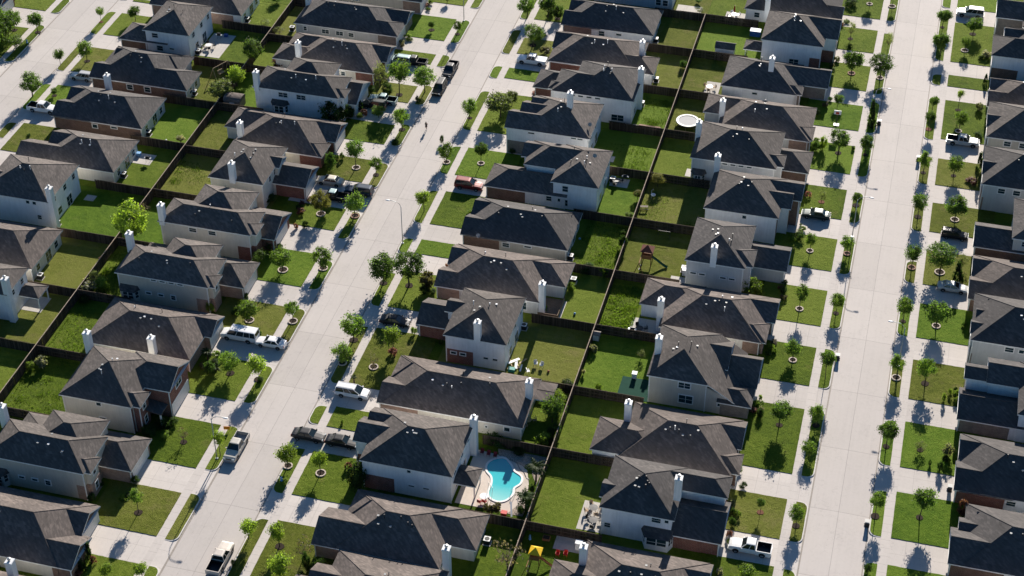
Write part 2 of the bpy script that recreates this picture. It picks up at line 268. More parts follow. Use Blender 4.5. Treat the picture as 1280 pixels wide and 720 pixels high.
TREES=[(-156.7, 272.9, 3.5, 0.8, 'm', 1), (-150.3, 275.2, 3.4, 1.12, 'd', 0), (-152.7, 258.2, 4.5, 1.39, 'm', 1), (-157.1, 255.8, 3.3, 0.86, 'd', 0), (-156.9, 243.9, 5.0, 2.09, 'd', 0), (-153.1, 245.2, 1.7, 0.6, 'd', 1), (-171.9, 265.5, 4.6, 1.59, 'd', 1), (-167.0, 265.9, 4.6, 1.33, 'd', 1), (-168.6, 259.4, 2.8, 1.5, 'm', 0), (-171.5, 259.2, 5.1, 1.72, 'd', 0), (-121.4, 265.2, 5.6, 2.0, 'd', 0), (-121.3, 257.1, 4.7, 1.81, 'l', 0), (-122.5, 251.8, 4.5, 2.24, 'g', 0), (-123.8, 278.2, 2.6, 1.33, 'w', 0), (-120.6, 277.4, 1.7, 1.2, 'w', 0), (-104.2, 279.5, 1.9, 0.79, 'L', 0), (-95.2, 263.7, 5.7, 1.51, 'w', 0), (-90.8, 261.9, 7.5, 1.86, 'm', 1), (-99.6, 249.4, 4.8, 2.28, 'S', 0), (-96.1, 255.1, 2.2, 0.59, 'C', 0), (-92.1, 253.6, 2.5, 1.23, 'm', 0), (-125.6, 289.1, 1.6, 1.14, 'm', 0), (-98.0, 251.3, 3.5, 1.0, 'S', 0), (-97.1, 252.3, 2.4, 0.94, 'S', 0), (-115.9, 266.3, 1.7, 1.69, 'P', 0), (-92.9, 261.1, 2.9, 1.05, 'S', 0), (-96.4, 261.9, 1.3, 0.75, 'S', 0), (-102.7, 265.6, 1.0, 0.43, 'L', 0), (-92.0, 286.6, 2.1, 0.63, 'd', 1), (-86.6, 286.4, 3.0, 0.79, 'm', 1), (-86.5, 264.2, 5.2, 1.98, 'm', 0), (-75.0, 296.7, 4.6, 1.99, 'd', 0), (-70.9, 297.3, 5.6, 1.6, 'd', 0), (-68.9, 297.4, 3.3, 1.12, 'S', 1), (-71.1, 286.0, 4.9, 2.06, 'm', 1), (-70.0, 289.5, 1.4, 0.69, 'S', 0), (-68.1, 283.3, 1.7, 1.12, 'G', 0), (-70.5, 259.5, 5.4, 2.21, 'g', 0), (-69.5, 263.8, 3.2, 1.25, 'g', 0), (-86.6, 260.0, 1.8, 0.54, 'S', 0), (-92.1, 298.0, 1.9, 0.65, 'd', 0), (-70.8, 299.0, 1.5, 0.84, 'S', 0), (-42.8, 311.0, 1.0, 0.65, 'd', 0), (-41.8, 307.1, 1.2, 0.97, 'w', 0), (-41.3, 285.1, 1.7, 0.77, 'S', 0), (-14.4, 275.2, 1.0, 0.59, 'S', 0), (-11.4, 304.3, 4.2, 1.13, 'w', 1), (-11.1, 300.3, 1.3, 0.5, 'S', 0), (-9.1, 319.3, 4.0, 0.97, 'm', 2), (-4.6, 319.5, 3.5, 0.71, 'm', 2), (-3.9, 301.5, 4.7, 0.81, 'w', 0), (-9.8, 291.2, 4.9, 1.53, 'd', 2), (-4.4, 290.9, 5.4, 2.07, 'd', 2), (-11.1, 278.8, 2.6, 0.89, 'd', 0), (5.8, 313.5, 4.1, 1.21, 'd', 1), (6.1, 302.5, 4.7, 1.3, 'd', 0), (5.4, 305.8, 2.3, 0.94, 'd', 0), (11.8, 312.3, 3.7, 1.45, 'd', 1), (10.6, 305.4, 3.2, 0.87, 'm', 2), (10.6, 283.2, 4.4, 0.74, 'l', 1), (11.1, 275.9, 4.6, 1.16, 'm', 2), (6.0, 282.0, 3.1, 0.89, 'd', 0), (5.8, 275.2, 3.9, 0.99, 'd', 1), (14.8, 303.9, 1.4, 0.93, 'W', 0), (13.8, 303.1, 0.9, 0.56, 'S', 0), (15.0, 293.9, 2.1, 0.42, 'C', 0), (14.4, 284.2, 1.7, 0.74, 'W', 0), (-12.6, 317.9, 1.6, 1.17, 'S', 0), (-9.2, 263.2, 5.0, 2.17, 'd', 1), (-4.5, 263.9, 3.9, 1.14, 'd', 1), (-4.5, 247.9, 2.6, 0.77, 'd', 1), (-10.3, 247.4, 2.6, 0.69, 'w', 1), (-12.1, 263.7, 3.0, 0.69, 'L', 0), (5.9, 260.8, 4.2, 1.29, 'm', 1), (11.1, 261.2, 4.2, 1.23, 'm', 1), (6.0, 247.2, 4.5, 1.25, 'd', 1), (12.1, 247.9, 4.6, 1.52, 'd', 2), (14.4, 259.8, 0.9, 0.97, 'P', 0), (15.3, 263.9, 3.8, 0.62, 'C', 0), (14.6, 274.8, 1.3, 0.75, 'S', 0), (-4.4, 273.5, 5.2, 0.76, 'C', 0), (-6.8, 265.0, 0.9, 0.4, 'S', 0), (-4.5, 233.7, 3.5, 1.0, 'm', 2), (-4.5, 217.6, 3.8, 1.01, 'm', 1), (6.1, 232.6, 4.5, 1.3, 'd', 2), (10.6, 232.5, 5.6, 2.47, 'd', 2), (13.5, 230.8, 3.7, 0.72, 'C', 0), (14.0, 234.7, 2.9, 0.89, 'w', 0), (5.9, 218.3, 4.5, 1.3, 'm', 1), (11.0, 218.4, 4.8, 1.55, 'd', 2), (15.2, 219.5, 1.1, 0.35, 'S', 0), (-10.2, 217.2, 4.9, 1.16, 'm', 2), (-18.3, 219.4, 2.9, 1.43, 'L', 0), (-10.5, 232.9, 3.7, 0.95, 'm', 2), (-13.4, 223.1, 0.9, 0.46, 'S', 0), (-40.7, 225.9, 2.8, 0.66, 'S', 0), (-12.8, 235.8, 1.4, 0.8, 'S', 0), (-41.1, 229.5, 1.1, 0.48, 'S', 0), (-9.6, 204.5, 3.8, 1.27, 'm', 2), (-9.6, 189.5, 4.6, 1.35, 'd', 1), (-4.4, 190.8, 3.6, 1.07, 'm', 1), (-4.6, 184.2, 2.8, 0.92, 'm', 0), (-32.1, 199.1, 1.6, 0.68, 'w', 0), (-13.3, 206.4, 1.1, 0.62, 'L', 0), (-12.6, 205.6, 0.9, 0.54, 'L', 0), (-13.4, 204.8, 0.9, 0.49, 'S', 0), (-12.7, 190.8, 1.5, 0.47, 'S', 0), (-12.6, 191.9, 0.9, 0.42, 'W', 0), (-13.1, 194.3, 1.1, 0.29, 'L', 0), (-9.7, 171.2, 2.6, 0.53, 'd', 1), (-4.6, 169.9, 3.7, 1.09, 'm', 1), (-12.6, 169.8, 1.1, 0.57, 'L', 0), (-13.8, 171.4, 1.4, 0.49, 'W', 0), (-13.1, 167.9, 1.7, 0.48, 'S', 0), (-9.8, 159.0, 1.7, 1.27, 'L', 0), (-13.2, 158.4, 1.2, 0.53, 'W', 0), (-13.2, 170.0, 1.2, 0.35, 'S', 0), (-4.3, 201.3, 5.5, 1.01, 'd', 0), (6.0, 204.4, 4.2, 1.06, 'm', 2), (10.3, 204.2, 4.9, 1.44, 'm', 1), (5.9, 188.9, 4.7, 1.38, 'd', 1), (10.7, 189.4, 1.8, 0.78, 'w', 1), (14.1, 202.8, 1.2, 0.36, 'L', 0), (14.9, 202.5, 1.3, 0.48, 'L', 0), (15.0, 201.0, 1.2, 0.43, 'L', 0), (13.2, 200.9, 1.7, 0.33, 'L', 0), (14.8, 203.7, 0.9, 0.33, 'S', 0), (14.5, 189.2, 2.5, 0.78, 'W', 0), (14.3, 188.1, 1.1, 0.5, 'S', 0), (5.7, 174.5, 4.3, 1.01, 'm', 1), (11.6, 175.8, 5.4, 1.36, 'd', 1), (17.3, 177.8, 3.2, 0.99, 'P', 0), (13.7, 185.9, 1.9, 0.54, 'S', 0), (5.7, 163.8, 1.7, 0.55, 'S', 0), (12.2, 186.6, 1.2, 0.23, 'S', 0), (-75.9, 242.6, 4.1, 1.47, 'm', 2), (-69.9, 243.8, 4.5, 1.07, 'd', 2), (-75.4, 227.5, 4.1, 1.25, 'l', 0), (-75.9, 257.6, 4.1, 1.32, 'm', 1), (-65.4, 248.3, 1.3, 0.51, 'S', 0), (-78.5, 248.4, 1.7, 0.4, 'S', 0), (-90.8, 236.9, 5.6, 1.41, 'd', 2), (-86.7, 235.7, 4.0, 1.18, 'm', 1), (-86.7, 250.7, 4.6, 1.4, 'm', 1), (-86.4, 245.7, 1.3, 0.57, 'S', 0), (-92.1, 222.2, 4.8, 1.58, 'o', 2), (-91.4, 223.3, 2.6, 0.82, 'o', 0), (-86.3, 223.1, 4.5, 1.68, 'm', 2), (-95.0, 235.1, 3.7, 1.01, 'S', 0), (-95.9, 236.4, 1.6, 0.73, 'S', 0), (-94.1, 239.0, 1.5, 0.45, 'S', 0), (-93.4, 218.0, 1.3, 0.59, 'S', 0), (-101.9, 223.2, 1.6, 1.15, 'S', 0), (-94.8, 217.4, 1.0, 0.43, 'P', 0), (-94.9, 238.7, 1.0, 0.34, 'S', 0), (-92.8, 205.9, 4.4, 1.77, 'm', 2), (-86.6, 208.0, 4.0, 1.56, 'm', 2), (-97.1, 206.7, 2.4, 1.15, 'd', 0), (-93.3, 192.4, 4.1, 1.61, 'm', 2), (-86.6, 193.9, 4.1, 1.1, 'm', 2), (-75.9, 206.8, 5.5, 1.81, 'd', 1), (-71.7, 207.2, 6.8, 2.37, 'd', 1), (-75.9, 192.0, 4.8, 1.73, 'm', 1), (-69.2, 191.1, 4.9, 1.47, 'l', 1), (-99.9, 192.6, 2.6, 0.81, 'L', 0), (-90.4, 189.1, 1.9, 0.5, 'S', 0), (-94.4, 190.6, 0.8, 0.35, 'S', 0), (-95.8, 197.3, 1.3, 0.51, 'S', 0), (-97.0, 210.4, 1.9, 0.66, 'S', 0), (-68.4, 207.3, 3.7, 1.28, 'G', 0), (-68.6, 205.6, 2.2, 0.87, 'S', 0), (-67.5, 206.3, 0.9, 0.56, 'S', 0), (-49.5, 206.4, 1.6, 0.76, 'L', 0), (-44.8, 218.1, 1.7, 1.2, 'S', 0), (-41.8, 217.6, 2.0, 0.78, 'L', 0), (-46.2, 212.9, 1.4, 0.72, 'L', 0), (-67.3, 195.8, 1.6, 0.45, 'L', 0), (-62.6, 194.5, 1.0, 0.4, 'S', 0), (-50.4, 206.3, 1.1, 0.51, 'S', 0), (-91.4, 179.8, 4.2, 1.5, 'm', 1), (-86.7, 179.6, 4.6, 1.45, 'l', 1), (-75.8, 186.4, 3.7, 1.51, 'm', 2), (-70.9, 186.7, 2.6, 0.87, 'b', 2), (-94.4, 178.9, 2.7, 0.87, 'S', 0), (-94.5, 181.1, 1.1, 0.73, 'S', 0), (-95.9, 181.9, 2.4, 0.88, 'Y', 0), (-93.7, 179.8, 1.7, 0.97, 'Y', 0), (-72.6, 182.5, 1.7, 0.48, 'Y', 0), (-75.9, 163.2, 4.2, 1.5, 'l', 2), (-70.9, 163.0, 4.3, 1.18, 'l', 2), (-86.0, 162.7, 5.0, 1.05, 'l', 0), (-68.9, 190.4, 1.2, 0.64, 'P', 0), (-71.4, 173.6, 0.8, 0.28, 'L', 0), (-86.4, 179.3, 0.9, 0.43, 'S', 0), (-92.2, 164.0, 2.9, 0.92, 'b', 1), (-119.6, 173.9, 2.0, 0.87, 'W', 0), (-121.0, 172.9, 1.6, 0.73, 'L', 0), (-97.8, 164.1, 2.0, 1.04, 'S', 0), (-96.6, 166.2, 2.0, 0.98, 'S', 0), (-95.2, 167.1, 1.4, 0.65, 'S', 0), (-97.5, 165.4, 1.2, 0.7, 'S', 0), (-95.6, 166.1, 1.4, 0.56, 'S', 0), (-103.2, 164.4, 0.8, 0.33, 'S', 0), (-92.6, 149.3, 4.3, 0.97, 'm', 1), (-95.4, 154.6, 1.5, 0.58, 'S', 0), (-95.3, 139.3, 2.9, 0.51, 'C', 0), (-95.3, 137.5, 2.3, 0.55, 'C', 0), (-91.8, 137.1, 2.7, 1.06, 'l', 0), (-87.2, 138.6, 2.3, 0.93, 'l', 0), (-99.8, 149.8, 1.5, 0.67, 'S', 0), (-99.9, 152.7, 1.5, 0.58, 'S', 0), (-94.4, 139.2, 1.4, 0.3, 'P', 0), (-76.1, 148.6, 3.7, 1.13, 'l', 0), (-71.5, 148.3, 4.4, 1.21, 'l', 1), (-69.2, 142.7, 4.6, 1.74, 'l', 0), (-67.6, 146.7, 4.7, 1.29, 'b', 0), (-65.0, 161.6, 5.1, 1.46, 'S', 0), (-64.8, 145.5, 2.9, 0.89, 'S', 0), (-76.2, 143.4, 1.4, 0.3, 'S', 0), (-67.4, 164.9, 1.1, 0.5, 'P', 0), (-66.3, 144.8, 4.4, 0.64, 'S', 0), (-40.6, 151.9, 6.8, 2.02, 'b', 0), (-41.1, 163.4, 3.8, 1.37, 'Y', 0), (-41.1, 169.2, 4.2, 1.44, 'Y', 0), (-45.8, 161.5, 2.0, 0.79, 'G', 0), (-44.6, 161.8, 2.1, 0.57, 'G', 0), (-41.5, 162.7, 1.4, 0.55, 'S', 0), (-41.3, 167.2, 1.4, 0.54, 'S', 0), (-41.8, 181.7, 4.5, 1.54, 'd', 0), (-41.7, 185.3, 3.1, 1.3, 'l', 0), (-41.8, 176.8, 2.2, 1.11, 'L', 0), (-41.3, 189.3, 1.7, 1.15, 'S', 0), (-36.7, 190.3, 1.4, 0.62, 'L', 0), (-39.6, 198.9, 1.4, 0.64, 'W', 0), (-48.5, 175.2, 1.5, 1.38, 'S', 0), (-45.0, 174.4, 0.9, 0.92, 'S', 0), (-40.9, 179.1, 2.6, 0.93, 'S', 0), (-39.7, 193.3, 1.1, 0.29, 'W', 0), (-40.9, 177.0, 1.4, 0.6, 'S', 0), (-119.4, 206.1, 8.3, 2.97, 'l', 0), (-120.9, 214.3, 2.8, 0.98, 'b', 0), (-124.0, 236.7, 1.5, 0.75, 'W', 0), (-151.3, 231.6, 0.6, 0.41, 'S', 0), (-142.8, 209.8, 2.5, 0.71, 'C', 0), (-120.4, 190.2, 1.3, 0.92, 'S', 0), (-120.8, 195.0, 2.7, 1.03, 'w', 0), (-120.8, 192.9, 2.1, 1.41, 'W', 0), (-118.8, 193.8, 2.4, 1.28, 'L', 0), (-122.4, 200.8, 0.9, 0.52, 'P', 0), (-101.5, 192.9, 2.1, 0.51, 'S', 0), (-38.4, 244.9, 2.6, 1.28, 'o', 0), (-41.0, 240.3, 1.8, 0.88, 'o', 0), (-41.3, 235.0, 0.8, 0.71, 'L', 0), (-13.2, 262.9, 2.2, 0.74, 'S', 0), (-41.7, 233.5, 0.6, 0.38, 'L', 0), (-12.3, 238.5, 0.8, 0.43, 'L', 0), (-12.9, 239.7, 0.5, 0.27, 'S', 0)]
LAWN={'st3W': [(313.6, 325.9), (299.9, 308.9), (285.5, 294.7), (271.4, 280.1), (257.1, 266.2), (243.1, 252.1), (228.3, 237.3), (213.8, 223.0), (199.3, 208.4), (179.9, 193.9), (166.9, 174.7), (156.2, 161.7)], 'st3E': [(322.3, 331.2), (300.6, 316.2), (291.3, 295.5), (272.7, 286.2), (257.7, 266.1), (243.5, 252.1), (228.7, 238.2), (214.9, 223.6), (200.2, 209.4), (185.3, 195.0), (171.0, 180.1), (159.7, 165.9)], 'st2E': [(296.1, 308.5), (282.3, 288.5), (272.9, 276.7), (254.0, 267.5), (239.4, 248.2), (224.3, 234.1), (215.8, 219.7), (201.3, 210.9), (182.0, 195.8), (172.5, 176.9), (158.1, 167.1), (140.6, 152.9)], 'st2W': [(297.7, 303.1), (283.2, 292.0), (274.0, 277.8), (259.7, 265.7), (245.3, 251.8), (232.9, 239.9), (218.3, 224.6), (202.5, 211.4), (188.8, 197.1), (174.2, 183.1), (159.5, 168.8), (145.9, 154.4), (135.3, 140.6)], 'st1E': [(282.4, 283.5), (268.6, 277.3), (254.2, 263.4), (241.6, 249.0), (226.2, 235.3)], 'st1W': [(274.2, 279.0), (254.6, 267.0)]}
STRIP={'st3W': [(313.5, 326.7), (299.7, 308.2), (285.0, 294.1), (271.3, 282.0), (256.9, 266.4), (242.7, 251.8), (228.1, 237.4), (213.8, 222.7), (199.3, 208.5), (179.9, 194.6), (166.9, 174.6), (156.1, 161.6)], 'st3E': [(321.9, 329.1), (300.5, 320.8), (291.3, 295.1), (272.0, 286.6), (257.4, 266.2), (243.1, 250.9), (228.6, 234.4), (214.8, 223.1), (200.1, 209.0), (185.1, 194.7), (170.9, 179.7), (159.4, 165.7)], 'st2E': [(295.7, 307.5), (281.7, 291.0), (272.4, 276.7), (253.7, 267.3), (239.2, 248.0), (224.1, 233.7), (215.5, 219.4), (201.0, 209.7), (181.8, 195.6), (172.6, 176.5), (157.9, 167.1), (140.3, 152.6)], 'st2W': [(297.4, 304.4), (283.0, 292.1), (273.7, 278.0), (259.6, 266.4), (245.4, 252.5), (231.8, 239.5), (216.5, 224.2), (202.4, 210.1), (188.4, 197.1), (174.3, 182.8), (159.7, 168.9), (145.7, 154.6), (135.7, 140.6)], 'st1E': [(282.5, 283.8), (268.3, 277.3), (253.9, 263.6), (239.6, 248.7), (229.8, 234.9)], 'st1W': [(273.9, 279.8), (254.4, 268.7)]}
CH={'D2': (-48.9, 282.7, 3.2), 'D3': (-46.5, 268.9, 5.7), 'D4': (-56.3, 253.9, 8.0), 'D7': (-49.4, 205.1, 3.2), 'D8': (-55.6, 190.9, 6.0), 'D9': (-45.6, 182.9, 3.3), 'D10': (-51.0, 172.4, 4.2), 'D11': (-47.9, 148.3, 3.4), 'E0': (-28.2, 304.8, 3.5), 'E2': (-24.1, 280.6, 4.6), 'E3': (-30.8, 265.9, 3.2), 'E4': (-33.2, 253.9, 5.7), 'E5': (-28.8, 244.1, 5.7), 'E6': (-24.6, 218.5, 6.0), 'E7': (-30.7, 206.6, 3.2), 'E8': (-28.8, 194.4, 5.9), 'E9': (-30.7, 181.9, 3.5), 'E11': (-30.7, 153.2, 3.3), 'C1': (-117.1, 285.3, 3.2), 'C2': (-111.7, 265.2, 3.6), 'C3': (-114.0, 250.0, 5.7), 'C4': (-112.1, 236.8, 3.3), 'C5': (-106.8, 220.6, 6.2), 'C6': (-113.7, 207.1, 5.7), 'C7': (-115.4, 198.6, 5.7), 'C8': (-102.8, 178.1, 3.3), 'C9': (-111.0, 174.2, 5.7), 'C10': (-115.4, 156.3, 5.7), 'C12': (-101.9, 131.9, 3.2), 'B3': (-141.8, 245.7, 3.2), 'B5': (-133.6, 206.8, 5.2), 'B7': (-128.8, 182.8, 5.7), 'E10': (-20.5, 164.9, 7.2)}
PT={'blackpickup': (-84.2, 271.99, 0.12), 'boxsuv': (-84.22, 264.83, 0.12), 'tealpickup': (-92.96, 258.76, 0.12), 'darksuv': (-93.92, 256.67, 0.12), 'tealsuv': (-94.37, 272.98, 0.12), 'bedpickup': (-91.6, 273.4, 0.12), 'sedanC5': (-93.41, 230.67, 0.12), 'pickupC5': (-92.25, 227.0, 0.12), 'suvC5': (-88.06, 229.58, 0.12), 'van': (-93.06, 187.31, 0.12), 'sedanC8': (-87.82, 187.23, 0.0), 'pickupC9': (-84.27, 164.52, 0.0), 'pickupD12': (-78.13, 143.91, 0.0), 'pickupD2': (-69.66, 278.87, 0.12), 'redsuv': (-69.93, 235.5, 0.12), 'sedanD8': (-70.93, 197.04, 0.12), 'minivan': (-71.95, 179.25, 0.12), 'sedanD10': (-75.06, 168.78, 0.12), 'sedanD10b': (-69.97, 168.74, 0.12), 'pickupB3': (-152.7, 239.3, 0.12), 'suvB2': (-150.71, 251.46, 0.12), 'sedanE5': (-10.74, 242.18, 0.12), 'pickupE10': (-10.03, 162.93, 0.12), 'suvF0': (10.84, 319.13, 0.12), 'pickupF3': (12.04, 271.15, 0.12), 'carF5': (12.32, 242.16, 0.12), 'sedanF6': (12.83, 227.65, 0.12), 'tc1': (-3.06, 274.53, 0.12), 'tc2': (4.68, 264.45, 0.12), 'tc3': (-3.17, 206.55, 0.12), 'tc4': (4.49, 172.42, 0.12), 'tc5': (15.24, 182.09, 0.12), 'lamp1': (-76.18, 217.85, 0.0), 'lamp2': (-86.26, 162.07, -0.0), 'lamp3': (-4.41, 273.53, 0.0), 'lamp4': (6.07, 207.2, 0.0), 'lamp5': (-86.81, 291.82, 0.0), 'lamp6': (-4.17, 238.67, 0.0), 'jog': (-82.49, 251.97, 0.0), 'hoop': (-10.59, 272.32, 0.0), 'tramp': (-36.85, 265.35, 0.12), 'playset': (-35.25, 222.6, 0.12), 'swing': (-125.74, 260.14, 0.12), 'shed1': (-34.3, 292.22, 0.12), 'shed2': (-119.17, 250.7, 0.12), 'shed3': (-39.72, 201.84, 0.12), 'bluebin': (-29.69, 301.07, 0.12), 'umb': (-34.87, 307.28, 0.12), 'goal': (-34.54, 230.73, 0.12), 'pool': (-45.44, 168.07, 0.12), 'play2': (-37.22, 154.28, 0.12), 'ch1': (-34.83, 156.25, 0.12), 'ch2': (-33.8, 156.52, 0.12), 'lc1': (-47.25, 193.39, 0.12), 'lc2': (-46.27, 193.26, 0.12), 'lc3': (-47.93, 191.41, 0.12), 'debris': (-50.29, 192.78, 0.12), 'green': (-50.43, 191.21, 0.12), 'hyd': (-75.76, 160.24, 0.12), 'hyd2': (-167.16, 261.64, 0.12), 'sign': (-87.04, 167.79, 0.0), 'whitecan': (-32.16, 194.51, 0.12), 'deck': (-31.07, 192.16, 0.12), 'smoker': (-118.86, 279.86, 0.12), 'patioE10': (-32.1, 165.13, 0.12), 'patioD3': (-44.22, 265.07, 0.12), 'patioE2': (-34.55, 278.8, 0.12), 'patioB4': (-128.38, 230.18, 0.12), 'patioB1': (-131.69, 270.99, 0.12), 'patioD5': (-44.88, 243.46, 0.12), 'patioE7': (-32.62, 207.34, 0.12), 'patioE4': (-34.29, 250.31, 0.12), 'patioE6': (-29.38, 220.19, 0.12), 'patioD7': (-48.53, 208.1, 0.12), 'grillB4': (-127.27, 229.43, 0.12), 'furn1': (-132.99, 271.28, 0.12), 'ac1': (-51.14, 201.44, 0.12), 'ac2': (-44.6, 156.09, 0.12), 'ac3': (-45.28, 278.94, 0.12), 'ac4': (-46.24, 269.91, 0.12), 'ac5': (-46.33, 214.85, 0.12), 'ac6': (-129.23, 224.01, 0.12), 'ac7': (-133.9, 207.83, 0.12), 'ac8': (-129.95, 193.91, 0.12), 'ac9': (-118.65, 279.59, 0.12), 'ac10': (-128.03, 252.41, 0.12), 'ac11': (-133.16, 266.49, 0.12), 'ac12': (-130.53, 237.37, 0.12), 'ac13': (-29.63, 222.31, 0.12), 'ac14': (-48.24, 220.74, 0.12), 'ac15': (-48.18, 293.5, 0.12), 'ac16': (-128.63, 280.58, 0.12), 'ac17': (-46.21, 244.36, 0.12), 'grill1': (-44.81, 244.48, 0.12), 'swch': (-38.76, 241.09, 0.12), 'table3': (-39.3, 237.53, 0.12), 'wall_pool': (-50.19, 169.14, 0.12), 'rocks': (-42.92, 162.91, 0.12), 'redtub': (-43.79, 161.89, 0.12), 'whiteboard': (-42.94, 162.27, 0.12), 'garden': (-117.59, 209.78, 0.12), 'hut': (-32.78, 158.3, 0.12), 'basin': (-37.03, 158.85, 0.12), 'statue': (-39.19, 158.28, 0.12), 'F0tree': (13.36, 325.76, 0.12), 'st1a': (-176.22, 274.1, 0.12), 'st1b': (-176.54, 269.63, 0.12), 'd0': (-51.06, 307.28, 0.12), 'patioD0': (-49.4, 308.54, 0.12), 'mulchF4': (9.81, 260.39, 0.12), 'blue1': (-47.65, 226.35, 0.12), 'ringA': (-76.6, 190.53, 0.12), 'bedD10': (-68.16, 165.07, 0.12), 'pal': (-44.49, 170.64, 0.12), 'fz1': (-71.35, 173.55, 0.12), 'flag': (-87.23, 168.26, 0.0), 'manhole': (-87.14, 175.91, 0.12)}
POOL= [(-48.54, 170.85), (-47.9, 171.96), (-46.64, 172.53), (-45.42, 171.5), (-44.65, 170.37), (-43.38, 169.54), (-43.17, 168.27), (-43.8, 167.13), (-43.7, 165.85), (-44.28, 164.57), (-45.3, 164.08), (-46.44, 164.48), (-46.95, 165.48), (-46.89, 166.97), (-47.31, 168.5), (-48.31, 169.57)]
# ------------------------------------------------------------------ setting: ground, streets, walks, drives, lawns
Y0,Y1=105.,420.
mb=MB(); mb.face([(-1600,-600,-.03),(1600,-600,-.03),(1600,2600,-.03),(-1600,2600,-.03)]); struct(mb,'ground',M['soil_ground'])
STREETS=[('road_left',-166.5,-157.3),('road_mid',-85.35,-76.5),('road_right',-3.4,5.1)]
for mt,xa,xb in STREETS:
    mb=MB(); xm=(xa+xb)/2; n=60
    for k in range(n):
        ya=Y0+(Y1-Y0)*k/n; yb=Y0+(Y1-Y0)*(k+1)/n
        for (p,q,zp,zq) in ((xa,xm,.0,.07),(xm,xb,.07,.0)):
            mb.face([(p,ya,zp),(q,ya,zq),(q,yb,zq),(p,yb,zp)])
    struct(mb,'road',M[mt])
# block beds: lots sit 0.1 m above the gutters
def bed(x0,x1,mat):
    mb=MB(); mb.box(x0,Y0,-.02,x1,Y1,.10,bottom=False); struct(mb,'lot_ground',mat)
bed(-155.55,-87.1,M['lawn_shade']); bed(-74.75,-5.15,M['lawn_shade']); bed(6.85,80,M['lawn_shade']); bed(-240,-168.25,M['lawn_shade'])
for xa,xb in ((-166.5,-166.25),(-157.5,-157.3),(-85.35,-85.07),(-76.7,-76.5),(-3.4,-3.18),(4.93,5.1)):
    mb=MB(); mb.face([(xa,Y0,.012),(xb,Y0,.012),(xb,Y1,.012),(xa,Y1,.012)]); struct(mb,'gutter',M['gutter_dirt_shade'])
SIDES={'st3W':(-3.4,-1,-16.5,'EMMBBMMMMMDM'),'st3E':(5.1,1,18.6,'BMMMDDDBDBBB'),'st2E':(-76.5,1,-63.5,'MDBMBMBMDMMD'),'st2W':(-85.35,-1,-99.,'MBMDMDMBDMMDM'),'st1E':(-157.3,1,-145.,'MMDBD'),'st1W':(-166.5,-1,-179.,'MM')}
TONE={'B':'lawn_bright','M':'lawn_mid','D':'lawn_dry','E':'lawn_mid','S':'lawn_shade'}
def round_poly(x_in,x_out,ya,yb,r,sgn):
    """rectangle whose two corners at x_out (kerb side) are rounded; wobbly sides"""
    pts=[]
    rx=min(r,abs(x_out-x_in)*.9); ry=min(r*1.1,(yb-ya)*.42)
    pts.append((x_in,ya))
    for k in range(7):
        t=PI/2*k/6; pts.append((x_out+sgn*rx*(1-math.sin(t)),ya+ry*(1-math.cos(t))))
    for k in range(7):
        t=PI/2*(1-k/6); pts.append((x_out+sgn*rx*(1-math.sin(t)),yb-ry*(1-math.cos(t))))
    pts.append((x_in,yb)); return pts
def slab(mb,pts,z0,z1):
    a=sum(pts[i][0]*pts[(i+1)%len(pts)][1]-pts[(i+1)%len(pts)][0]*pts[i][1] for i in range(len(pts)))
    if a<0: pts=pts[::-1]
    mb.face([(x,y,z1) for x,y in pts]); n=len(pts)
    for i in range(n):
        (xa,ya),(xb,yb)=pts[i],pts[(i+1)%n]; mb.face([(xa,ya,z0),(xb,yb,z0),(xb,yb,z1),(xa,ya,z1)])
def wob(pts,amp,rng,step=.7):
    out=[]
    for i in range(len(pts)):
        (xa,ya),(xb,yb)=pts[i],pts[(i+1)%len(pts)]; L=math.hypot(xb-xa,yb-ya); n=max(1,int(L/step))
        for k in range(n):
            t=k/n; out.append((xa+(xb-xa)*t+(rng.uniform(-amp,amp) if k else 0),ya+(yb-ya)*t+(rng.uniform(-amp,amp) if k else 0)))
    return out
rg=random.Random(5)
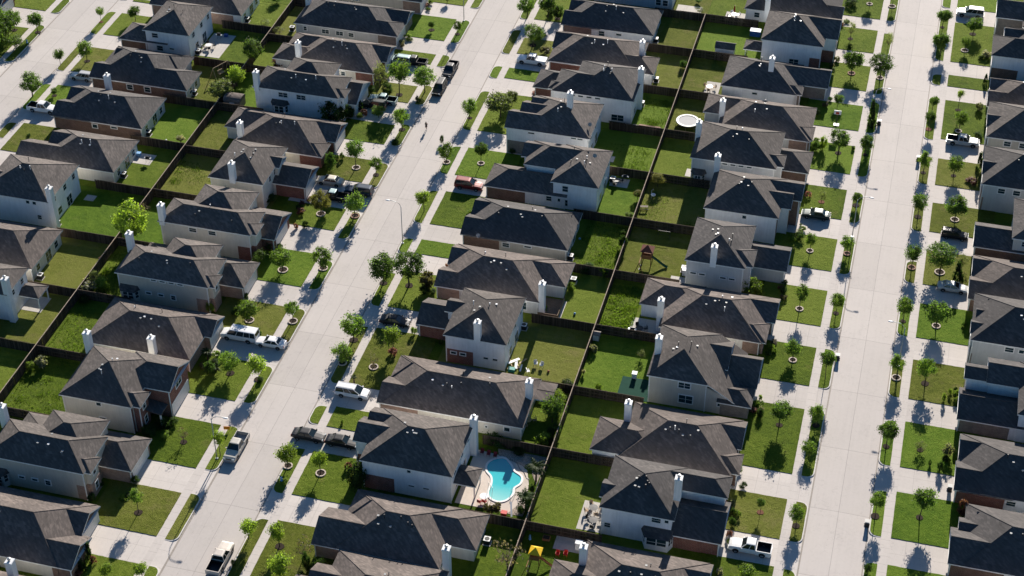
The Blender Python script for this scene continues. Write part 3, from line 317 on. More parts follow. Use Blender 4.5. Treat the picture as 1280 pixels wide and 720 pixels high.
for key,(cx,sg,fx,tones) in SIDES.items():
    strips=sorted(STRIP[key]); lawns=sorted(LAWN[key])
    tl=tones[::-1] if len(tones)>=len(lawns) else (tones+'M'*20)[:len(lawns)][::-1]
    # pavement
    a,b=cx+sg*1.72,cx+sg*3.05
    mb=MB(); mb.box(min(a,b),Y0,.10,max(a,b),Y1,.134,bottom=False); struct(mb,'sidewalk',M['walk_concrete'])
    # kerbs + kerb-side lawns
    ends=[Y0]+[v for s in strips for v in s]+[Y1]
    mk=MB()
    for i,(ya,yb) in enumerate(strips):
        pts=round_poly(cx+sg*1.72,cx+sg*.16,ya,yb,.95,sg)
        mb=MB(); slab(mb,wob(pts,.02,rg),.08,.185); struct(mb,'kerb_lawn',M[TONE[tl[min(i,len(tl)-1)]]])
        outer=round_poly(cx+sg*1.72,cx,ya-.16,yb+.16,1.1,sg)
        slab(mk,outer,-.02,.15)
    struct(mk,'kerb',M['kerb_concrete'])
    # drives: between the front lawns, sloping down to the gutter between the kerb lawns
    gaps=[(lawns[i][1],lawns[i+1][0],strips[i][1],strips[i+1][0]) for i in range(min(len(lawns),len(strips))-1)]
    gaps.insert(0,(lawns[0][0]-6,lawns[0][0],strips[0][0]-6,strips[0][0])); gaps.append((lawns[-1][1],lawns[-1][1]+6,strips[-1][1],strips[-1][1]+6))
    for (ya,yb,sa,sb) in gaps:
        mb=MB(); w=cx+sg*1.72
        mb.face([(w,ya-.05,.126),(fx,ya-.05,.126),(fx,yb+.05,.126),(w,yb+.05,.126)] if sg>0 else [(fx,ya-.05,.126),(w,ya-.05,.126),(w,yb+.05,.126),(fx,yb+.05,.126)])
        xs=[cx-sg*.02,cx+sg*.35,cx+sg*1.1,w]; zs=[.006,.045,.11,.126]; ex=[1.1,1.1,1.1,1.1]
        for k in range(3):
            q=[(xs[k],sa-ex[k],zs[k]),(xs[k+1],sa-ex[k+1],zs[k+1]),(xs[k+1],sb+ex[k+1],zs[k+1]),(xs[k],sb+ex[k],zs[k])]
            mb.face(q if sg>0 else q[::-1])
        struct(mb,'driveway',M['drive_concrete'])
    for i,(ya,yb) in enumerate(lawns):
        b=cx+sg*3.05; pts=[(min(b,fx),ya),(max(b,fx),ya),(max(b,fx),yb),(min(b,fx),yb)]
        mb=MB(); slab(mb,wob(pts,.03,rg,.5),.08,.195); struct(mb,'front_lawn',M[TONE[tl[i]]])
# extra concrete / paths next to the houses
# back lawns, one per lot
LOT_DE=[318,303.8,289.6,274.5,260.5,246.3,232.3,217.5,203.3,188.4,174.7,159.8,145.6,131]
LOT_BC=[303,289,276,262.5,248.4,233.9,219.7,205.3,190.8,176.7,162.7,148.2,134,120]
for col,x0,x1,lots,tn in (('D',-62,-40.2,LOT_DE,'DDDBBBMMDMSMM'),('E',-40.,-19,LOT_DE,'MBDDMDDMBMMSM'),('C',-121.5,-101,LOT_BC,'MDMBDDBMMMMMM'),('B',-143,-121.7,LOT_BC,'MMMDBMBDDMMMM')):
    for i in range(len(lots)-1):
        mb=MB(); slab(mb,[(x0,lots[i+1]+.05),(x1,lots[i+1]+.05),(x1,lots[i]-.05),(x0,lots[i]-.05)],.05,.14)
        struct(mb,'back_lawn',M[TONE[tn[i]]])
# worn soil in two yards
def blob(cx,cy,rx,ry,z,n=28,seed=1,amp=.25):
    r_=random.Random(seed); ph=[r_.uniform(0,6.28) for _ in range(4)]
    return [(cx+rx*(1+amp*(.5*math.sin(2*t+ph[0])+.35*math.sin(3*t+ph[1])+.25*math.sin(5*t+ph[2])))*math.cos(t),cy+ry*(1+amp*(.5*math.sin(2*t+ph[3])+.3*math.sin(4*t+ph[1])))*math.sin(t)) for t in [2*PI*k/n for k in range(n)]]
def flat(name,pts,z,mat):
    mb=MB(); mb.face([(x,y,z) for x,y in pts]); return struct(mb,name,mat)
# patios
PAT=[(-46.6,306.2,-41.6,309.4),(-27.5,304.5,-22,306),(-36.6,305.2,-32.6,309),(-33.2,276.9,-35.9,281.5),(-46.5,261.8,-42,263.3),(-46.6,243.0,-43.4,245.6),(-34.4,249.2,-32.2,251.6),(-31.4,219.0,-28.8,220.6),(-35.2,203.6,-30.2,208.6),(-49.9,205.2,-46.2,209.7),(-130.5,228.4,-126.4,231.6),(-133.2,265.8,-128.6,274.6),(-133,215.8,-131.2,217.4),(-33.6,161.8,-30.2,167.4),(-49.6,250.2,-47.4,252),(-133.4,185.8,-125.9,189.6),(-35.8,157.4,-30.8,160.2)]
for i,(a,b,c,d) in enumerate(PAT):
    mb=MB(); mb.box(min(a,c),b,.1,max(a,c),d,.165,bottom=False); struct(mb,'patio',M['patio_concrete'])
mb=MB(); mb.box(-33.9,189.6,.1,-29.2,194.4,.172,bottom=False); struct(mb,'patio',M['green_carpet'])
# brick-edged paving strip behind one house
mb=MB(); mb.box(-45.4,261.7,.1,-41.4,263.6,.18,bottom=False); struct(mb,'patio',M['brick_pink'])
# pool deck, pool shell, water
deck=blob(-45.8,168.0,4.6,4.9,.2,seed=3,amp=.12)
flat('pool_deck',[(-51,162.3),(-42.6,162.3),(-41.6,165),(-41.8,168),(-42.8,171),(-45,172.8),(-51,173.4)],.168,M['pool_deck'])
PC=[T_ for T_ in POOL]
def offset_poly(p,d):
    n=len(p); out=[]
    for i in range(n):
        a,b,c=Vector((*p[i-1],0)),Vector((*p[i],0)),Vector((*p[(i+1)%n],0)); t=(c-a).normalized(); nn=Vector((t.y,-t.x,0)); out.append((b.x+nn.x*d,b.y+nn.y*d))
    return out
def smooth_closed(p,k=5):
    n=len(p); out=[]
    for i in range(n):
        p0,p1,p2,p3=[Vector((*p[(i+j-1)%n],0)) for j in range(4)]
        for s in range(k):
            t=s/k; v=.5*((2*p1)+(-p0+p2)*t+(2*p0-5*p1+4*p2-p3)*t*t+(-p0+3*p1-3*p2+p3)*t**3); out.append((v.x,v.y))
    return out
pp=smooth_closed(PC)
if sum(pp[i][0]*pp[(i+1)%len(pp)][1]-pp[(i+1)%len(pp)][0]*pp[i][1] for i in range(len(pp)))<0: pp=pp[::-1]
po=offset_poly(pp,.27); pi_=offset_poly(pp,-.02)
pool=empty('swimming_pool',(-45.44,168.0,.1)); tag(pool,'peanut shaped swimming pool of turquoise water with a white rim','pool')
mb=MB(); n=len(pp)
for i in range(n):
    j=(i+1)%n
    mb.face([(*po[i],.26),(*po[j],.26),(*pi_[j],.26),(*pi_[i],.26)]); mb.face([(*po[i],.12),(*po[j],.12),(*po[j],.26),(*po[i],.26)]); mb.face([(*pi_[i],.26),(*pi_[j],.26),(*pi_[j],.175),(*pi_[i],.175)])
mb.build('pool_rim',M['pool_rim'],pool,shift=pool.location)
m,nt,b=newmat('pool_water',.04,.5); P=pos(nt); s=N(nt,'ShaderNodeSeparateXYZ'); nt.links.new(P,s.inputs[0])
dep=math_(nt,'ADD',math_(nt,'MULTIPLY',math_(nt,'ADD',s.outputs[1],-164.6),.15),math_(nt,'MULTIPLY',math_(nt,'ADD',noise(nt,P,.5,2),-.5),.10))
nt.links.new(ramp(nt,dep,[(0,(.28,.62,.60)),(.4,(.075,.50,.53)),(1,(.045,.44,.50))]),b.inputs['Base Color']); bump(nt,b,noise(nt,P,3.5,3),.12,.06)  # deep-end teal, lifted in colour to offset the shade lying there
mb=MB(); mb.face([(x,y,.18) for x,y in pp]); mb.build('pool_water',m,pool,shift=pool.location)
mb=MB()
flat('rock_bed',[(-43.4,162.1),(-41.2,162.1),(-41.1,164.6),(-42.2,164.4)],.176,M['rock_bed']); flat('rock_bed',[(-47.5,172.9),(-42.4,171.3),(-40.9,168.5),(-40.6,174.3),(-48,174.3)],.178,M['rock_bed'])
def weeds(x0,y0,x1,y1,n,seed,mat='leaf_L'):
    r_=random.Random(seed); mb=MB(); cl=[(r_.uniform(x0,x1),r_.uniform(y0,y1),r_.uniform(.4,1.6)) for _ in range(max(6,n//90))]
    for k in range(n):
        cx,cy,sp=cl[r_.randrange(len(cl))]; x=min(x1,max(x0,r_.gauss(cx,sp))); y=min(y1,max(y0,r_.gauss(cy,sp))); h=r_.uniform(.08,.26); a=r_.uniform(0,6.28); w=r_.uniform(.02,.06)
        dx,dy=math.cos(a)*w,math.sin(a)*w; lx,ly=r_.gauss(0,.1),r_.gauss(0,.1)
        mb.face([(x-dx,y-dy,.13),(x+dx,y+dy,.13),(x+dx*.6+lx,y+dy*.6+ly,.13+h),(x-dx*.6+lx,y-dy*.6+ly,.13+h)],0,r_.random())
    tag(mb.build('tall_grass',M[mat],tone=True),kind='stuff')
weeds(-47.5,219.3,-40.6,231.5,3000,3,'leaf_wd'); weeds(-39.8,204.5,-35,216,3400,4,'leaf_wd'); weeds(-45.8,263.6,-40.8,272.5,1400,5,'leaf_wd'); weeds(-49.5,248,-40.6,256,1200,6,'leaf_wd'); weeds(-120.9,192.5,-116,204,2600,7,'leaf_wd'); weeds(-121,177.5,-116,189,1000,8,'leaf_wd'); weeds(-121,163.5,-112,176,1800,9,'leaf_wd'); weeds(-121,220.5,-113,231,1000,12,'leaf_wd'); weeds(-39.8,233,-30,245,600,13,'leaf_wd')
# ------------------------------------------------------------------ fences
def fence(p,q,label,group,alt=False,H=1.82,seed=0):
    r_=random.Random(seed); p=Vector((*p,.1)); q=Vector((*q,.1)); d=q-p; L=d.length; d.normalize(); nrm=Vector((-d.y,d.x,0))
    root=empty('wooden_fence',p); tag(root,label,'fence',group)
    mb=MB(); w=.148; k=int(L/w); lean=0
    for i in range(k):
        bay=int(i*w/2.44); off=(.055 if (bay%2==0 or not alt) else -.055)
        if i%16==0: lean=r_.uniform(-.02,.02); bh=r_.uniform(-.05,.03)
        h=H+bh+r_.uniform(-.015,.015); c=d*(i+.5)*w+nrm*(off+lean)+Vector((0,0,h/2))
        mb.obox(c,d*(w*.48),nrm*.012,(0,0,h/2))
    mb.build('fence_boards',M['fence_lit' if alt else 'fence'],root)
    if alt:
        mb2=MB(); mb2.obox(d*(L/2)+Vector((0,0,H+.06)),d*(L/2),nrm*.06,(0,0,.02)); mb2.build('top_cap',M['wood_cap'],root)
    mb=MB()
    for z in (.35,1.0,1.6): mb.obox(d*(L/2)+Vector((0,0,z)),d*(L/2),nrm*.03,(0,0,.045))
    mb.obox(d*(L/2)+Vector((0,0,H+.0)),d*(L/2),nrm*.04,(0,0,.018))
    mb.build('rail',M['wood_fence'],root)
    np_=max(2,int(L/2.44)+1); pm=None
    for i in range(np_):
        if pm is None:
            mb=MB(); mb.box(-.045,-.045,0,.045,.045,H+.05); pm=mb.build('post',M['wood_fence'],root); o=pm
        else: o=inst(pm,'post',root)
        o.location=d*min(L,i*2.44)
    return root
ORD=['zero','first','second','third','fourth','fifth','sixth','seventh','eighth','ninth','tenth','eleventh','twelfth','thirteenth','fourteenth','fifteenth','sixteenth','seventeenth','eighteenth','nineteenth','twentieth']
ROWP={'A':'left of left street','B':'right of left street','C':'left of middle street','D':'right of middle street','E':'left of right street','F':'right of right street'}
sd=0
for col,xa,xb,ys in (('D',-40.3,-50.5,LOT_DE[1:-1]),('E',-40.1,-29.5,LOT_DE[1:-1]),('C',-121.6,-112.5,[289,274.4,262.4,248.4,233.6,219.7,205.2,190.8,176.6,162.7,148.2,134]),('B',-122.,-132.5,[276.9,262.5,248.4,234.1,219.6,205.2,190.8,176.8])):
    ys=sorted(ys)
    for i,y in enumerate(ys):
        sd+=1; fence((xa,y),(xb,y),f'dark wooden side fence, {ORD[i+1]} from bottom, {ROWP[col]}','side fences between back yards',seed=sd)
for nm,x,ys in (('long back fence between the middle and right streets',-40.2,LOT_DE[1:]),('long back fence between the left and middle streets',-121.7,LOT_BC[1:])):
    ys=sorted(ys)
    for i in range(len(ys)-1):
        sd+=1; fence((x,ys[i+1]),(x,ys[i]),f'{ORD[i+1]} section from bottom of the {nm}','back fence sections',alt=True,seed=sd)
# ------------------------------------------------------------------ houses
L1,L2=2.9,5.6; PITCH=.5
def ridge(b):
    x0,y0,x1,y1,z,k=b[:6]; p=b[6] if len(b)>6 else PITCH
    if k[0]=='x':
        h=(y1-y0)/2; wi=min(h,(x1-x0)/2) if k[1]=='h' else 0; ei=min(h,(x1-x0)/2) if k[2]=='h' else 0
        if wi+ei>(x1-x0): wi=ei=(x1-x0)/2
        ym=(y0+y1)/2; return (x0+wi,ym,z+h*p),(x1-ei,ym,z+h*p)
    h=(x1-x0)/2; si=min(h,(y1-y0)/2) if k[1]=='h' else 0; ni=min(h,(y1-y0)/2) if k[2]=='h' else 0
    xm=(x0+x1)/2; return (xm,y0+si,z+h*p),(xm,y1-ni,z+h*p)
def roof_z(b,x,y):
    x0,y0,x1,y1,z,k=b[:6]; p=b[6] if len(b)>6 else PITCH
    if not (x0<=x<=x1 and y0<=y<=y1): return -9
    if k=='sE': return z+(b[7]-z)*(x1-x)/(x1-x0)
    if k[0]=='x':
        d=[y-y0,y1-y]+([x-x0] if k[1]=='h' else [])+([x1-x] if k[2]=='h' else [])
    else: d=[x-x0,x1-x]+([y-y0] if k[1]=='h' else [])+([y1-y] if k[2]=='h' else [])
    return z+min(d)*p
def roof_block(mr,mf,b):
    x0,y0,x1,y1,z,k=b[:6]; T=.19
    A,B,C,D=(x0,y0,z),(x1,y0,z),(x1,y1,z),(x0,y1,z)
    dn=lambda p:(p[0],p[1],p[2]-T)
    if k=='sE':
        zt=b[7]; A2,D2=(x0,y0,zt),(x0,y1,zt); mr.face([A2,B,C,D2])
        for p,q in ((A2,B),(B,C),(C,D2)): mf.face([dn(p),dn(q),q,p])
        mf.face([dn(A2),dn(D2),dn(C),dn(B)]); return
    r0,r1=ridge(b)
    if k[0]=='x':
        S=[A,B,r1,r0]; Nn=[C,D,r0,r1]; ends=[(k[1],D,A,r0),(k[2],B,C,r1)]
    else:
        S=[B,C,r1,r0]; Nn=[D,A,r0,r1]; ends=[(k[1],A,B,r0),(k[2],C,D,r1)]
    same=(Vector(r0)-Vector(r1)).length<.02
    for f in (S,Nn): mr.face(f[:3] if same else f)
    for e,p,q,r in ends:
        if e=='h': mr.face([p,q,r]); mf.face([dn(p),dn(q),q,p])
        else:
            mf.face([dn(p),dn(r),r,p]); mf.face([dn(r),dn(q),q,r])
    for f in (S,Nn): mf.face([dn(f[0]),dn(f[1]),f[1],f[0]])
    # soffit (follows eave)
    mf.face([dn(D),dn(C),dn(B),dn(A)])
def wall_block(mw,b,i,base=.1):
    x0,y0,x1,y1,z,k=b[:6]; g=.42+.025*i
    a,c,e,d=x0+g,y0+g,x1-g,y1-g
    top=z-.1
    if k=='sE':
        zt=b[7]-.15
        mw.face([(a-2,c,base),(e,c,base),(e,c,top),(a-2,c,zt)]); mw.face([(e,c,base),(e,d,base),(e,d,top),(e,c,top)]); mw.face([(e,d,base),(a-2,d,base),(a-2,d,zt),(e,d,top)]); return
    mw.box(a,c,base,e,d,top,bottom=False)
    p=b[6] if len(b)>6 else PITCH
    if k[0]=='x':
        h=(y1-y0)/2*p; ym=(y0+y1)/2
        for en,x in ((k[1],a),(k[2],e)):
            if en=='g': mw.face([(x,c,top),(x,d,top),(x,ym,z+h-.2)] if x==e else [(x,d,top),(x,c,top),(x,ym,z+h-.2)])
    else:
        h=(x1-x0)/2*p; xm=(x0+x1)/2
        for en,y in ((k[1],c),(k[2],d)):
            if en=='g': mw.face([(a,y,top),(e,y,top),(xm,y,z+h-.2)])
def wallface(b,i,f):
    x0,y0,x1,y1=b[:4]; g=.42+.025*i
    if f=='S': return Vector((x0+g,y0+g,0)),Vector((1,0,0)),x1-x0-2*g,Vector((0,-1,0))
    if f=='N': return Vector((x1-g,y1-g,0)),Vector((-1,0,0)),x1-x0-2*g,Vector((0,1,0))
    if f=='E': return Vector((x1-g,y0+g,0)),Vector((0,1,0)),y1-y0-2*g,Vector((1,0,0))
    return Vector((x0+g,y1-g,0)),Vector((0,-1,0)),y1-y0-2*g,Vector((-1,0,0))
def panel(name,mat,c,u,n,w,h,t,parent,off=0.0,bars=None):
    mb=MB(); mb.obox(c+n*(off+t/2),u*(w/2),n*(t/2),(0,0,h/2)); return mb.build(name,mat,parent,shift=parent.location)
def window(root,base,b,i,f,t,zc,w,h,trim):
    o,u,L,n=wallface(b,i,f); c=o+u*(t*L)+Vector((0,0,zc))
    loc=root.location
    mb=MB(); mb.obox(c+n*.04,u*(w/2),n*.03,(0,0,h/2)); win=mb.build('window',M['glass'],root,shift=loc)
    mb=MB(); fw=.15
    for s in (-1,1):
        mb.obox(c+n*.05+u*(s*(w/2+fw/2)),u*(fw/2),n*.05,(0,0,h/2+fw)); mb.obox(c+n*.049+Vector((0,0,s*(h/2+fw/2))),u*(w/2),n*.049,(0,0,fw/2))
    if w>1.3: mb.obox(c+n*.05,u*.035,n*.03,(0,0,h/2))
    if h>.7: mb.obox(c+n*.049,u*(w/2),n*.028,(0,0,.025))
    mb.build('frame',trim,win,shift=loc)      # verts are in the house's space: the window sits at its origin
def garage(root,b,i,f,t,w=4.9,h=2.2,mat=None):
    o,u,L,n=wallface(b,i,f); c=o+u*(t*L)+Vector((0,0,.14+h/2))
    mb=MB(); 
    for k in range(4): mb.obox(c+n*.03+Vector((0,0,-h/2+h*(k+.5)/4)),u*(w/2),n*.03,(0,0,h/8-.015))
    mb.obox(c+n*.015,u*(w/2),n*.015,(0,0,h/2))
    mb.build('garage_door',mat or M['garage_white'],root,shift=root.location)
    mb=MB()
    for s in (-1,1): mb.obox(c+n*.045+u*(s*(w/2+.07)),u*.07,n*.045,(0,0,h/2+.12))
    mb.obox(c+n*.044+Vector((0,0,h/2+.07)),u*(w/2),n*.044,(0,0,.07)); mb.build('door_trim',M['trim_white'],root,shift=root.location)
def door(root,b,i,f,t,mat,w=.95,h=2.05):
    o,u,L,n=wallface(b,i,f); c=o+u*(t*L)+Vector((0,0,.15+h/2)); mb=MB(); mb.obox(c+n*.025,u*(w/2),n*.025,(0,0,h/2)); mb.build('door',mat,root,shift=root.location)
def chimney(root,x,y,zt,zb,wx=.95,wy=1.0,i=0):
    loc=root.location; mb=MB(); mb.box(x-wx/2,y-wy/2,zb,x+wx/2,y+wy/2,zt)
    mb.box(x-wx/2-.05,y-wy/2-.05,zt-.22,x+wx/2+.05,y+wy/2+.05,zt-.06)
    ch=mb.build('chimney',M['siding_white'],root,shift=loc)
    mb=MB(); mb.lathe((x,y,zt),[(.17,0),(.17,.28),(.26,.30),(.24,.42),(.05,.47)],10); mb.build('chimney_cap',M['metal_grey'],ch,shift=loc)
def vents(root,bl,rng,n,ladder=True):
    b=bl[0]; r0,r1=ridge(b); loc=root.location
    for k in range(n):
        t=rng.uniform(.0,1.); px_=r0[0]+(r1[0]-r0[0])*t; py_=r0[1]+(r1[1]-r0[1])*t
        s=rng.choice((-1,-1,-1,1)); d=rng.uniform(.5,1.9)
        if b[5][0]=='x': py_+=s*d; px_+=rng.uniform(-1.,1.)
        else: px_+=s*d; py_+=rng.uniform(-1.2,.8)
        z=max(roof_z(q,px_,py_) for q in bl)
        if z<0: continue
        kind=rng.random(); mb=MB()
        if kind<.55:
            mb.box(px_-.11,py_-.11,z-.12,px_+.11,py_+.11,z+.10); mb.box(px_-.15,py_-.15,z+.09,px_+.15,py_+.15,z+.13); mb.build('roof_vent',M['white_plastic' if rng.random()<.12 else 'ac_grey'],root,shift=loc)
        else:
            h=rng.uniform(.3,.85); mb.cyl(px_,py_,z-.1,z+h,.05,.05,8); mb.cyl(px_,py_,z+h,z+h+.08,.11,.1,8); mb.build('vent_pipe',M['metal_dark' if rng.random()<.65 else 'white_plastic'],root,shift=loc)
def house(key,label,bl,wall,rf,face,brickm=None,bricklen=.3,win=(),ch=None,ga=None,nv=5,seed=None,extra=None,two=False,trim='trim_white',brick_full=False):
    """face: which way the front looks; bl[0] is the main roof"""
    rng=random.Random(seed if seed is not None else sum(map(ord,key))*7)
    bl=[list(b[:4])+[b[4]-.028*i]+list(b[5:]) for i,b in enumerate(bl)]
    cx=(bl[0][0]+bl[0][2])/2; cy=(bl[0][1]+bl[0][3])/2
    root=empty('house',(cx,cy,.1)); tag(root,label,'house','houses of the estate')
    mw=MB(); mr=MB(); mf=MB()
    for i,b in enumerate(bl):
        if not b[5].endswith('p'): wall_block(mw,b,i)
        roof_block(mr,mf,b)
    mw.build('wall',M[wall],root,shift=root.location)
    ro=mr.build('roof',M[rf],root,shift=root.location)
    mf.build('fascia',M[trim],root,shift=root.location)
    mc=MB()
    for b in bl:
        if b[5]=='sE': continue
        x0,y0,x1,y1,z,k=b[:6]; r0,r1=ridge(b); segs=[(r0,r1)]
        if k[0]=='x':
            if k[1]=='h': segs+=[((x0,y0,z),r0),((x0,y1,z),r0)]
            if k[2]=='h': segs+=[((x1,y0,z),r1),((x1,y1,z),r1)]
        else:
            if k[1]=='h': segs+=[((x0,y0,z),r0),((x1,y0,z),r0)]
            if k[2]=='h': segs+=[((x0,y1,z),r1),((x1,y1,z),r1)]
        for p,q in segs:
            if (Vector(p)-Vector(q)).length>.3: mc.tube([p,q],.055,4,cap=False)
    mc.build('ridge_cap',M[rf],ro)
    ro.children[0].location=(-root.location.x,-root.location.y,-root.location.z)
    # brick veneer: front part of the side walls and the whole front
    if brickm:
        for i,b in enumerate(bl):
            mb=MB()
            if b[5]=='sE' or b[5].endswith('p'): continue
            x0,y0,x1,y1,z=b[:5]; g=.42+.025*i; fr=(x0 if face=='W' else x1)
            xs=[q[0] for q in bl]; xe=[q[2] for q in bl]
            front=min(xs) if face=='W' else max(xe)
            reach=bricklen if bricklen>1 else bricklen*(max(xe)-min(xs))
            lim=front+reach if face=='W' else front-reach
            zt=z-.12 if z<4 else (z-.12 if brick_full else 2.75)
            a,e=x0+g,x1-g
            if face=='W': e2=min(e,lim); a2=a
            else: a2=max(a,lim); e2=e
            if e2-a2>.2:
                for yy,s in ((y0+g,-1),(y1-g,1)):
                    mb.box(a2,yy-.0 if s>0 else yy-.045,.1,e2,yy+.045 if s>0 else yy,zt,bottom=False)
            if abs((front)-(x0 if face=='W' else x1))<5.5:
                xx=a if face=='W' else e
                zf=z-.12 if z<4 else (z-.12 if brick_full else 2.75)
                mb.box(xx-.045 if face=='W' else xx,y0+g-.045,.1,xx if face=='W' else xx+.045,y1-g+.045,zf,bottom=False)
                if b[5][0]=='x' and b[5][1 if face=='W' else 2]=='g' and (z<4 or brick_full):
                    h=(y1-y0)/2*PITCH; X=xx-.045 if face=='W' else xx+.045
                    mb.face([(X,y0+g,z-.12),(X,y1-g,z-.12),(X,(y0+y1)/2,z+h-.25)])
            if mb.v: mb.build('brick_veneer',M[brickm],root,shift=root.location)
    for i,b in enumerate(bl):
        if b[5]=='sE' or i>2 or b[5].endswith('p'): continue
        x0,y0,x1,y1,z=b[:5]; g=.42+.025*i
        for cx_,sx in ((x0+g,-1),(x1-g,1)):
            if any(k!=i and q[0]+g+.3<cx_<q[2]-g-.3 and q[1]+g-.05<=y0+g<q[3]-g for k,q in enumerate(bl)): continue
            mb=MB(); mb.box(cx_-(.03 if sx>0 else .09)-.02,y0+g-.10,.12,cx_+(.09 if sx>0 else .03)+.02,y0+g-.05,z-.15); mb.build('downpipe',M[trim],root,shift=root.location)
    for wv in win:
        i,f,t,zc,w,h=wv; window(root,None,bl[i],i,f,t,zc,w,h,M[trim])
    if ga is not None:
        i,t,w=ga; garage(root,bl[i],i,face,t,w)
        o_=[k for k in range(len(bl)) if k!=i]
    if ch:
        for (x,y,zb,low) in ch:
            h=3.1 if zb>5 or zb<5 else 3; zt=zb+(3.0 if zb<5 else 3.0)
            chimney(root,x,y,zt,.1 if low else zb-.9)
    vents(root,bl,rng,nv)
    if extra: extra(root,bl)
    return root
def post_patio(root,pts,z):
    for x,y in pts:
        mb=MB(); mb.box(x-.08,y-.08,.1,x+.08,y+.08,z); mb.build('patio_post',M['trim_white'],root,shift=root.location)
def bay(root,x0,x1,y,z=2.6,d=1.1,mat='siding_white',roofm='shingle_charcoal',sill=.1):
    """bay standing out of a south wall at y"""
    loc=root.location; mb=MB(); k=.55; P=[(x0,y),(x0+k,y-d),(x1-k,y-d),(x1,y)]
    for (a,b) in zip(P,P[1:]): mb.face([(*a,sill),(*b,sill),(*b,z),(*a,z)])
    mb.face([(*p,sill) for p in P[::-1]])
    w=mb.build('bay_window',M[mat],root,shift=loc)
    mb=MB(); e=.25; Q=[(x0-e,y),(x0+k-e*.5,y-d-e),(x1-k+e*.5,y-d-e),(x1+e,y)]; T_=[(x0+.1,y),(x1-.1,y)]
    mb.face([(*Q[0],z),(*Q[1],z),(*T_[0],z+.75)]); mb.face([(*Q[1],z),(*Q[2],z),(*T_[1],z+.75),(*T_[0],z+.75)]); mb.face([(*Q[2],z),(*Q[3],z),(*T_[1],z+.75)]); mb.face([(*q,z-.01) for q in Q[::-1]])
    mb.build('bay_roof',M[roofm],root,shift=loc)
    mb=MB()
    for (a,b) in zip(P,P[1:]):
        A=Vector((*a,0));B=Vector((*b,0)); u=(B-A); L=u.length; u.normalize(); n=Vector((u.y,-u.x,0)); c=(A+B)/2+Vector((0,0,(z+max(sill,.9))/2))
        mb.obox(c+n*.02,u*(L/2-.24),n*.02,(0,0,(z-max(sill,.9))/2-.26))
    mb.build('bay_glass',M['glass'],root,shift=loc)
    mb=MB()
    for (a,b) in zip(P,P[1:]):
        A=Vector((*a,0));B=Vector((*b,0)); u=(B-A); L=u.length; u.normalize(); n=Vector((u.y,-u.x,0)); c=(A+B)/2+Vector((0,0,(z+max(sill,.9))/2))
        if L>1.3: mb.obox(c+n*.05,u*.07,n*.02,(0,0,(z-max(sill,.9))/2-.2))
        mb.obox(c+n*.045,u*(L/2-.16),n*.015,(0,0,.03))
    mb.build('bay_mullion',M['trim_white'],root,shift=loc)
def plan1(x0,y0,x1,y1,face='W',w=6.0,n=5.6,main=None,gn='g'):
    """single storey plan: big hip, garage wing and a small front gable"""
    if face=='W': return [(x0+.55,y0,x1,y1,L1,'xhh'),(x0,y0,x0+8,y0+w,L1,'x'+'gg'),(x0+.25,y1-n,x0+8,y1,L1,'x'+gn+'g')]
    return [(x0,y0,x1-.55,y1,L1,'xhh'),(x1-8,y1-w,x1,y1,L1,'xgg'),(x1-8,y0,x1-.25,y0+n,L1,'xg'+gn)]
def CHX(k,low=False): x,y,z=CH[k]; return [(x,y,z,low)]
SB1=((0,'S',.42,1.75,1.1,1.0),(0,'S',.62,2.0,1.0,.4))
SB2=((0,'S',.3,4.5,1.1,.9),(0,'S',.6,4.5,1.1,.9),(0,'S',.35,2.1,.9,.4),(0,'S',.6,2.1,.9,.4))
CL4=tuple((0,'S',t,5.02,.85,.28) for t in (.40,.50,.60,.70))
EB1=((0,'E',.2,1.5,1.1,1.2),(0,'E',.55,1.25,1.7,2.0),(0,'E',.82,1.5,1.1,1.2))
EB2=((0,'E',.2,4.4,1.,1.),(0,'E',.55,4.4,1.,1.),(0,'E',.85,4.4,.9,1.),(0,'E',.3,1.5,1.3,1.3),(0,'E',.62,1.25,1.7,2.0))
WH,CR,TA,GR,BL='siding_white','siding_cream','siding_tan','siding_grey','siding_blue'
SHB,SHC,SHT='shingle_brown','shingle_charcoal','shingle_taupe'
def lab(desc,n,row): return f'{desc}, {n} up, {ROWP[row]}'
# ---- row D, fronts look west
house('D0',lab('two-storey blue-grey house cut by the top edge','thirteenth','D'),[(-62,306.2,-47,317,L2,'xhh'),(-66.5,306.2,-56,313,L1,'xgg')],BL,SHC,'W',None,win=((0,'S',.8,1.6,1.0,1.2),(0,'S',.9,1.6,1.0,1.2))+EB2)
house('D1',lab('single-storey white house with pink brick garage end','twelfth','D'),plan1(-66.73,290.83,-48.27,301.35),WH,SHC,'W','brick_pink',.33,win=SB1+EB1,ga=(1,.5,4.9))
house('D2',lab('single-storey house with red brick garage and rear chimney','eleventh','D'),[(-65.9,276.64,-48.6,288.2,L1,'xhh'),(-66.3,281.8,-58,288.2,L1,'xgg'),(-56,276.7,-45.45,283.2,L1,'xhh'),(-66.0,276.66,-58,282.2,L1,'xhg')],WH,SHB,'W','brick_red',.36,win=SB1+EB1,ch=CHX('D2'),ga=(3,.5,4.9))
house('D3',lab('two-storey white house with red brick one-storey garage','tenth','D'),[(-58.5,262.2,-46.43,274.07,L2,'xhh'),(-61.7,262.22,-52,270.2,L2,'xhg'),(-66.39,266.92,-56,273.6,L1,'xhg'),(-62.6,263.2,-60,266.2,L2-.2,'xhg')],WH,SHC,'W','brick_red',.3,win=tuple((0,'S',t,5.0,.9,.3) for t in (.02,.16,.30,.44))+((0,'S',.45,2.1,.9,.4),(0,'S',.78,1.5,2.2,1.2))+EB2,ch=CHX('D3',True),ga=(2,.5,4.9),nv=7)
